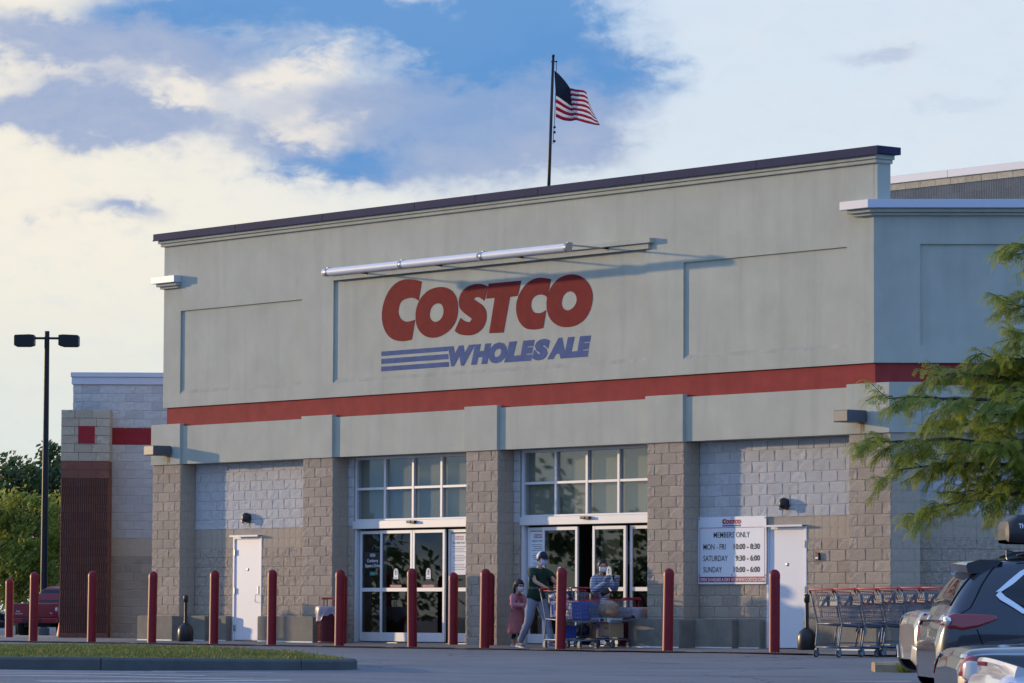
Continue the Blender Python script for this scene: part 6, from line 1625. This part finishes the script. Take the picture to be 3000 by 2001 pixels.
def dark_suv():
    pm = paint('dark_grey_car_paint', (.030, .034, .045), .45, .26)
    x, y, yaw = 4.03, 39.45, R(1.5); t = thing('parked_car', 'dark grey sport utility with a black roof box, nearest the carts', 'car', (x, y, -.445), yaw)
    c = Car(SUV); c.body(pm, t); c.wheels(t, .86, 3.55, .36, .92)
    # glass
    side = lin([((.62, 3.85), (.64, 3.92)), ((.80, 3.35), (.86, 4.60)), ((1.05, 3.12), (1.12, 4.85)), ((1.45, 3.10), (1.45, 4.92))])
    side2 = lin([((1.53, 3.10), (1.53, 4.92)), ((2.0, 3.10), (2.0, 4.92)), ((2.85, 3.12), (2.60, 4.85)), ((3.25, 3.15), (2.85, 4.55))])
    for f in (side, side2):
        for g in (f, both(f)): c.patch('side_window', M_CGLASS, t, g, .004, 14)
    tr = lin([((.56, 3.80), (.60, 3.96)), ((.60, 3.62), (.65, 3.74)), ((.80, 3.20), (.83, 3.32)), ((1.45, 3.00), (1.45, 3.07)), ((3.2, 3.02), (3.2, 3.09))])
    tr2 = lin([((.56, 3.92), (.61, 3.90)), ((.68, 4.25), (.74, 4.17)), ((.84, 4.66), (.88, 4.56)), ((1.10, 4.98), (1.12, 4.90)), ((1.6, 5.06), (1.6, 4.98)), ((2.5, 5.04), (2.5, 4.96))])
    for f in (tr, tr2):
        for g in (f, both(f)): c.patch('window_trim', M_CHROME, t, g, .010, 26)
    c.patch('rear_window', M_CGLASS, t, lambda q: ((.150 + .002, 5.2 + 3.6 * q), (.40, 5.25 + 3.5 * q)), .006, 16)
    c.patch('windscreen', M_CGLASS, t, lambda q: ((3.52, 5.1 + 3.8 * q), (2.90, 5.3 + 3.4 * q)), .006, 16)
    # spoiler over the rear window
    sp = MB(); rows = []
    for i in range(13):
        yy = -.64 + 1.28 * i / 12; k = 1 - .12 * abs(yy / .64) ** 2
        rows.append([(.66, yy * .96, 1.585), (.45, yy * .98, 1.592), (.28 + .04 * (yy / .64) ** 2, yy, 1.578 - .02 * (yy / .64) ** 2), (.245 + .06 * (yy / .64) ** 2, yy, 1.555 - .02 * (yy / .64) ** 2), (.26 + .06 * (yy / .64) ** 2, yy, 1.49 - .02 * (yy / .64) ** 2), (.36, yy * .98, 1.455), (.55, yy * .97, 1.47)])
    sp.grid(rows)
    for rr in (rows[0], rows[-1]): sp.add(rr, [tuple(range(len(rr)))])
    sp.obj('spoiler', pm, t, smooth=True, sharp=45)
    # tail lights: wide at the corner, running to a point along the side
    for sg in (0, 1):
        f = lin([((.055, 4.1), (.10, 5.2)), ((.065, 3.35), (.105, 4.2)), ((.10, 2.72), (.125, 3.45)), ((.22, 2.62), (.22, 3.22)), ((.38, 2.75), (.38, 3.16)), ((.56, 3.02), (.55, 3.12))])
        o = c.patch('tail_light', M_TLRED, t, both(f) if sg else f, .016, 24, .02)
        q = Vector(c.pn(.105, 3.06, .024)); q.y *= -1 if sg else 1
        s_ = -1 if not sg else 1
        nrm = Vector((-.8, s_ * .6, 0)).normalized()
        MB().wheel([(.048, 0), (.048, .012), (.036, .016)], q, nrm, 18).obj('lens_ring', M_CHROME, o, smooth=True, sharp=40)
        MB().wheel([(.035, .0), (.030, .019), (.01, .022)], q, nrm, 14).obj('lens', M_TLWH, o, smooth=True)
        g2 = lin([((.055, 7.0), (.075, 7.0)), ((.058, 6.0), (.078, 6.0)), ((.060, 5.0), (.086, 5.1)), ((.072, 4.2), (.096, 4.5)), ((.090, 3.5), (.105, 3.8))])
        c.patch('chrome_bar', M_CHROME, t, both(g2) if sg else g2, .022, 12, .02)
        # bumper: black cladding, silver strip, reflector
        cl = lin([((.01, .02), (.005, 1.25)), ((.05, .02), (.04, 1.2)), ((.12, .02), (.12, 1.1)), ((.30, .02), (.32, .95)), ((.48, .02), (.50, 1.05))])
        c.patch('bumper_cladding', M_TRIM, t, both(cl) if sg else cl, .008, 20)
        st = lin([((.02, 1.10), (.015, 1.32)), ((.06, 1.02), (.055, 1.25)), ((.13, .95), (.13, 1.17)), ((.30, .82), (.32, 1.0))])
        c.patch('bumper_strip', M_SILTRIM, t, both(st) if sg else st, .016, 14)
        rf = lin([((.045, .52), (.045, .85)), ((.09, .50), (.09, .82)), ((.20, .46), (.19, .66))])
        c.patch('reflector', M_TLRED, t, both(rf) if sg else rf, .018, 8)
        gp = lin([((.50, 1.3), (.512, 1.3)), ((.42, 2.2), (.432, 2.2)), ((.36, 2.68), (.372, 2.68))])
        c.patch('panel_gap', M_GAP, t, both(gp) if sg else gp, .003, 10, .004)
        gp = lin([((.165, 3.24), (.178, 3.24)), ((.30, 3.5), (.315, 3.5)), ((.42, 4.3), (.438, 4.3)), ((.56, 4.95), (.578, 4.95)), ((.66, 5.3), (.675, 5.3))])
        c.patch('panel_gap', M_GAP, t, both(gp) if sg else gp, .003, 16, .004)
    gp = lin([((.07, 2.55), (.078, 2.62)), ((.055, 3.2), (.055, 3.24)), ((.04, 4.0), (.04, 4.05))])
    MB().box(.02, .034, -.60, -.53, .83, .85).obj('badge', M_CHROME, t)
    # antenna fin
    fn = MB(); fn.prism([(.78, 1.61), (.92, 1.63), (1.0, 1.635), (.86, 1.675), (.78, 1.70)], -.018, .018); fn.obj('antenna_fin', pm, t, bevel=.008)
    for sg in (-1, 1): MB().tube([(.8, sg * .58, 1.63), (1.0, sg * .58, 1.675), (2.4, sg * .58, 1.69), (2.6, sg * .58, 1.65)], .014, 8).obj('roof_rail', M_TRIM, t, smooth=True)
    # roof box: a thing of its own, carried on bars
    rb = thing('roof_box', 'black rooftop cargo box with white lettering on the dark grey car', 'roof box', (x, y, -.445), yaw)
    mb = MB(); rows = []
    for xx, w, z0, z1 in ((.74, .26, 1.79, 1.90), (.76, .36, 1.765, 1.97), (.84, .41, 1.755, 2.03), (1.3, .43, 1.75, 2.065), (2.2, .42, 1.75, 2.06), (2.6, .36, 1.77, 1.99), (2.72, .24, 1.80, 1.90)):
        h = z1 - z0; rows.append([(xx, -w * .92, z0), (xx, -w, z0 + h * .22), (xx, -w, z0 + h * .42), (xx, -w * .93, z0 + h * .82), (xx, -w * .8, z1 - h * .03), (xx, 0, z1), (xx, w * .8, z1 - h * .03), (xx, w * .93, z0 + h * .82), (xx, w, z0 + h * .42), (xx, w, z0 + h * .22), (xx, w * .92, z0)])
    mb.grid(rows)
    for rr in (rows[0], rows[-1]): mb.add(rr, [tuple(range(len(rr)))])
    mb.add([rows[0][0], rows[0][-1], rows[-1][-1], rows[-1][0]], [(0, 1, 2, 3)])
    mb.obj('shell', M_BLACKP, rb, smooth=True, sharp=35)
    me = text_mesh('THULE', .048, M_WHITE, width=.15, bold=.03, depth=.002); link('lettering', me, rb, (.845, -.4315, 1.895), (R(-7), 0, 0))
    me = text_mesh('Northwest', .018, M_WHITE, width=.10, bold=.01, depth=.002); link('lettering', me, rb, (1.0, -.4325, 1.893), (R(-7), 0, 0))
    for xx in (1.15, 2.2): MB().box(xx - .03, xx + .03, -.60, .60, 1.695, 1.75).obj('cross_bar', M_TRIM, rb, bevel=.008)
dark_suv()
def sedan(lab, x, y, yaw, z, col_m, kind):
    t = thing('parked_car', lab, 'car', (x, y, z), yaw); c = Car(SED); c.body(col_m, t); c.wheels(t, .95, 3.7, .33, .90)
    if True:
        s1 = lin([((1.0, 3.2), (1.25, 4.2)), ((1.9, 3.12), (1.85, 4.9))]); s2 = lin([((2.0, 3.1), (1.95, 4.9)), ((3.25, 3.12), (2.85, 4.6))]); rw = (.80, 1.40); ws = (3.42, 2.75)
    for f in (s1, s2):
        for g in (f, both(f)): c.patch('side_window', M_CGLASS, t, g, .005, 10)
    c.patch('rear_window', M_CGLASS, t, lambda q: ((rw[0], 5.15 + 3.7 * q), (rw[1], 5.3 + 3.4 * q)), .006, 12)
    c.patch('windscreen', M_CGLASS, t, lambda q: ((ws[0], 5.1 + 3.8 * q), (ws[1], 5.3 + 3.4 * q)), .006, 12)
    for sg in (0, 1):
        mr = MB(); yy = (1 if sg else -1) * 1.0; mr.ball((3.15, yy, .99), .07, .11, .075, 14, 10); mr.obj('mirror', col_m, t, smooth=True)
        if kind == 'upright':
            f = lin([((.03, 2.1), (.05, 3.6)), ((.06, 2.0), (.09, 3.4)), ((.15, 1.95), (.17, 3.1))])
            o = c.patch('tail_light', M_TLRED, t, both(f) if sg else f, .016, 8)
            f2 = lin([((.04, 2.75), (.055, 3.65)), ((.075, 2.65), (.092, 3.45)), ((.16, 2.5), (.172, 3.12))]); c.patch('clear_lens', M_TLWH, t, both(f2) if sg else f2, .020, 8)
            b2 = lin([((.0, .02), (.0, 1.9)), ((.06, .02), (.06, 1.7)), ((.20, .02), (.20, 1.5)), ((.5, .02), (.5, 1.3))]); c.patch('bumper', M_SILTRIM, t, both(b2) if sg else b2, .02, 12, .03)
        else:
            f = lin([((.015, 2.9), (.035, 4.2)), ((.05, 2.45), (.07, 3.5)), ((.13, 2.25), (.14, 3.05)), ((.30, 2.45), (.32, 2.85))])
            o = c.patch('tail_light', M_TLRED, t, both(f) if sg else f, .014, 14)
            if kind == 'black':
                f2 = lin([((.04, 2.55), (.055, 3.1)), ((.075, 2.40), (.09, 3.0)), ((.16, 2.30), (.17, 2.8))]); c.patch('clear_lens', M_TLWH, t, both(f2) if sg else f2, .020, 8)
            g = lin([((.30, 3.35), (.312, 3.35)), ((.18, 3.1), (.19, 3.1)), ((.10, 2.95), (.11, 2.95))]); 
            hl = lin([((4.40, 2.3), (4.45, 3.2)), ((4.55, 2.2), (4.62, 3.3)), ((4.68, 2.2), (4.72, 3.4))]); c.patch('headlight', M_TLWH, t, both(hl) if sg else hl, .012, 8)
    if kind == 'white':
        sp = MB(); rows = []
        for i in range(15):
            yy = -.74 + 1.48 * i / 14; k = (yy / .74) ** 2
            rows.append([(.36, yy * .96, 1.02 - .03 * k), (.20, yy, 1.075 - .03 * k), (.045 + .10 * k, yy, 1.115 - .05 * k), (.035 + .10 * k, yy, 1.09 - .05 * k), (.12, yy, 1.01 - .03 * k), (.3, yy * .96, .99 - .03 * k)])
        sp.grid(rows)
        for rr in (rows[0], rows[-1]): sp.add(rr, [tuple(range(len(rr)))])
        o = sp.obj('spoiler', col_m, t, smooth=True, sharp=45)
        MB().box(.030, .045, -.16, .16, 1.06, 1.085).obj('brake_light', M_TLRED, o)
    if kind == 'black':
        ch = lin([((.035, 5.2), (.05, 5.45)), ((.04, 4.6), (.055, 4.8)), ((.06, 3.9), (.075, 4.1))])
        for sg in (0, 1): c.patch('chrome_strip', M_CHROME, t, both(ch) if sg else ch, .012, 8)
    return t
sedan('silver sedan behind the dark grey car, showing its upright tail light', 4.62, 47.4, R(2), -.36, paint('silver_car_paint', (.36, .37, .38), .6, .3), 'upright')
sedan('pale silver sedan facing left with its bonnet and mirror over the black sedan', 3.98 + 4.75, 36.6, R(181), -.56, paint('pale_silver_car_paint', (.42, .43, .46), .6, .3), 'left')
sedan('black sedan with clear and red tail lights in the lower right', 3.50, 32.7, R(2), -.665, paint('black_car_paint', (.008, .009, .012), .0, .25), 'black')
sedan('white sedan with a boot spoiler in the bottom right corner', 3.06, 26.7, R(2.5), -.775, paint('white_car_paint', (.62, .63, .66), .1, .3), 'white')
def pickup():
    pm = mat('dark_red_truck_paint', (.24, .008, .012), .35, 0, coat=.25); x, y = -16.2, 138.0; yaw = R(72)
    t = thing('pickup_truck', 'dark red pickup truck seen from behind, partly hidden by the brown column', 'truck', (x, y, ground_z(x, y)), yaw)
    W = .93
    b = MB(); b.prism([(0.02, .50), (1.95, .50), (1.95, 1.14), (.02, 1.14)], -W, W); b.obj('bed', pm, t, bevel=.03)
    MB().box(-.01, .019, -.76, .76, .66, 1.12).obj('tailgate', pm, t, bevel=.02)
    link('lettering', text_mesh('4WD', .05, M_WHITE, width=.16, depth=.004), t, (-.016, .66, .84), (0, 0, R(-90)))
    link('lettering', text_mesh('TACOMA', .05, M_WHITE, width=.30, depth=.004), t, (-.016, .70, .76), (0, 0, R(-90)))
    link('lettering', text_mesh('V6', .05, M_WHITE, width=.09, depth=.004), t, (-.016, -.60, .78), (0, 0, R(-90)))
    for s in (-1, 1):
        o = MB().box(-.015, .10, s * .845 - .075, s * .845 + .075, .70, 1.06).obj('tail_light', M_TLRED, t, bevel=.015)
        MB().ball((-.02, s * .845, .93), .02, .055, .075, 12, 8).obj('clear_lens', M_TLWH, o, smooth=True)
    MB().box(-.16, .0, -.90, .90, .46, .64).obj('bumper', pm, t, bevel=.03); MB().box(-.18, -.161, -.35, .35, .50, .62).obj('plate_recess', M_TRIM, t)
    cab = MB(); rows = []
    for xx, w, z1 in ((1.97, .80, 1.16), (2.00, .78, 1.40), (2.16, .70, 1.66), (2.5, .68, 1.73), (3.3, .68, 1.72), (3.7, .72, 1.50), (4.05, .80, 1.18)):
        rows.append([(xx, -W, .40), (xx, -W, 1.10), (xx, -w, z1 - .06), (xx, -w * .8, z1), (xx, w * .8, z1), (xx, w, z1 - .06), (xx, W, 1.10), (xx, W, .40)])
    cab.grid(rows)
    for rr in (rows[0], rows[-1]): cab.add(rr, [tuple(range(8))])
    cab.obj('cab', pm, t, smooth=True, sharp=30)
    gm = MB(); gm.add([(1.985, -.70, 1.20), (1.985, .70, 1.20), (2.11, .62, 1.60), (2.11, -.62, 1.60)], [(0, 3, 2, 1)]); o = gm.obj('rear_window', M_CGLASS, t); md = o.modifiers.new('thick', 'SOLIDIFY'); md.thickness = .02
    MB().box(4.05, 5.2, -.88, .88, .45, 1.12).obj('bonnet', pm, t, bevel=.08)
    for xx in (1.0, 4.2):
        for s in (-1, 1): 
            o = MB().wheel([(.24, -.12), (.36, -.12), (.38, -.09), (.38, .09), (.36, .12), (.24, .12)], (xx, s * .80, .38), (0, 1, 0), 24).obj('wheel', M_RUBBER, t, smooth=True, sharp=40); MB().wheel([(.05, -.1), (.24, -.09), (.24, .09), (.05, .1)], (xx, s * .80, .38), (0, 1, 0), 16).obj('rim', M_RIM, o)
    MB().box(.3, 4.9, -.5, .5, .33, .52).obj('chassis', M_TRIM, t)
pickup()
sedan('black car cut by the left edge, beside the dark red pickup', -20.9, 131.5, R(20), ground_z(-20, 131.5), MATS['black_car_paint'], 'left')
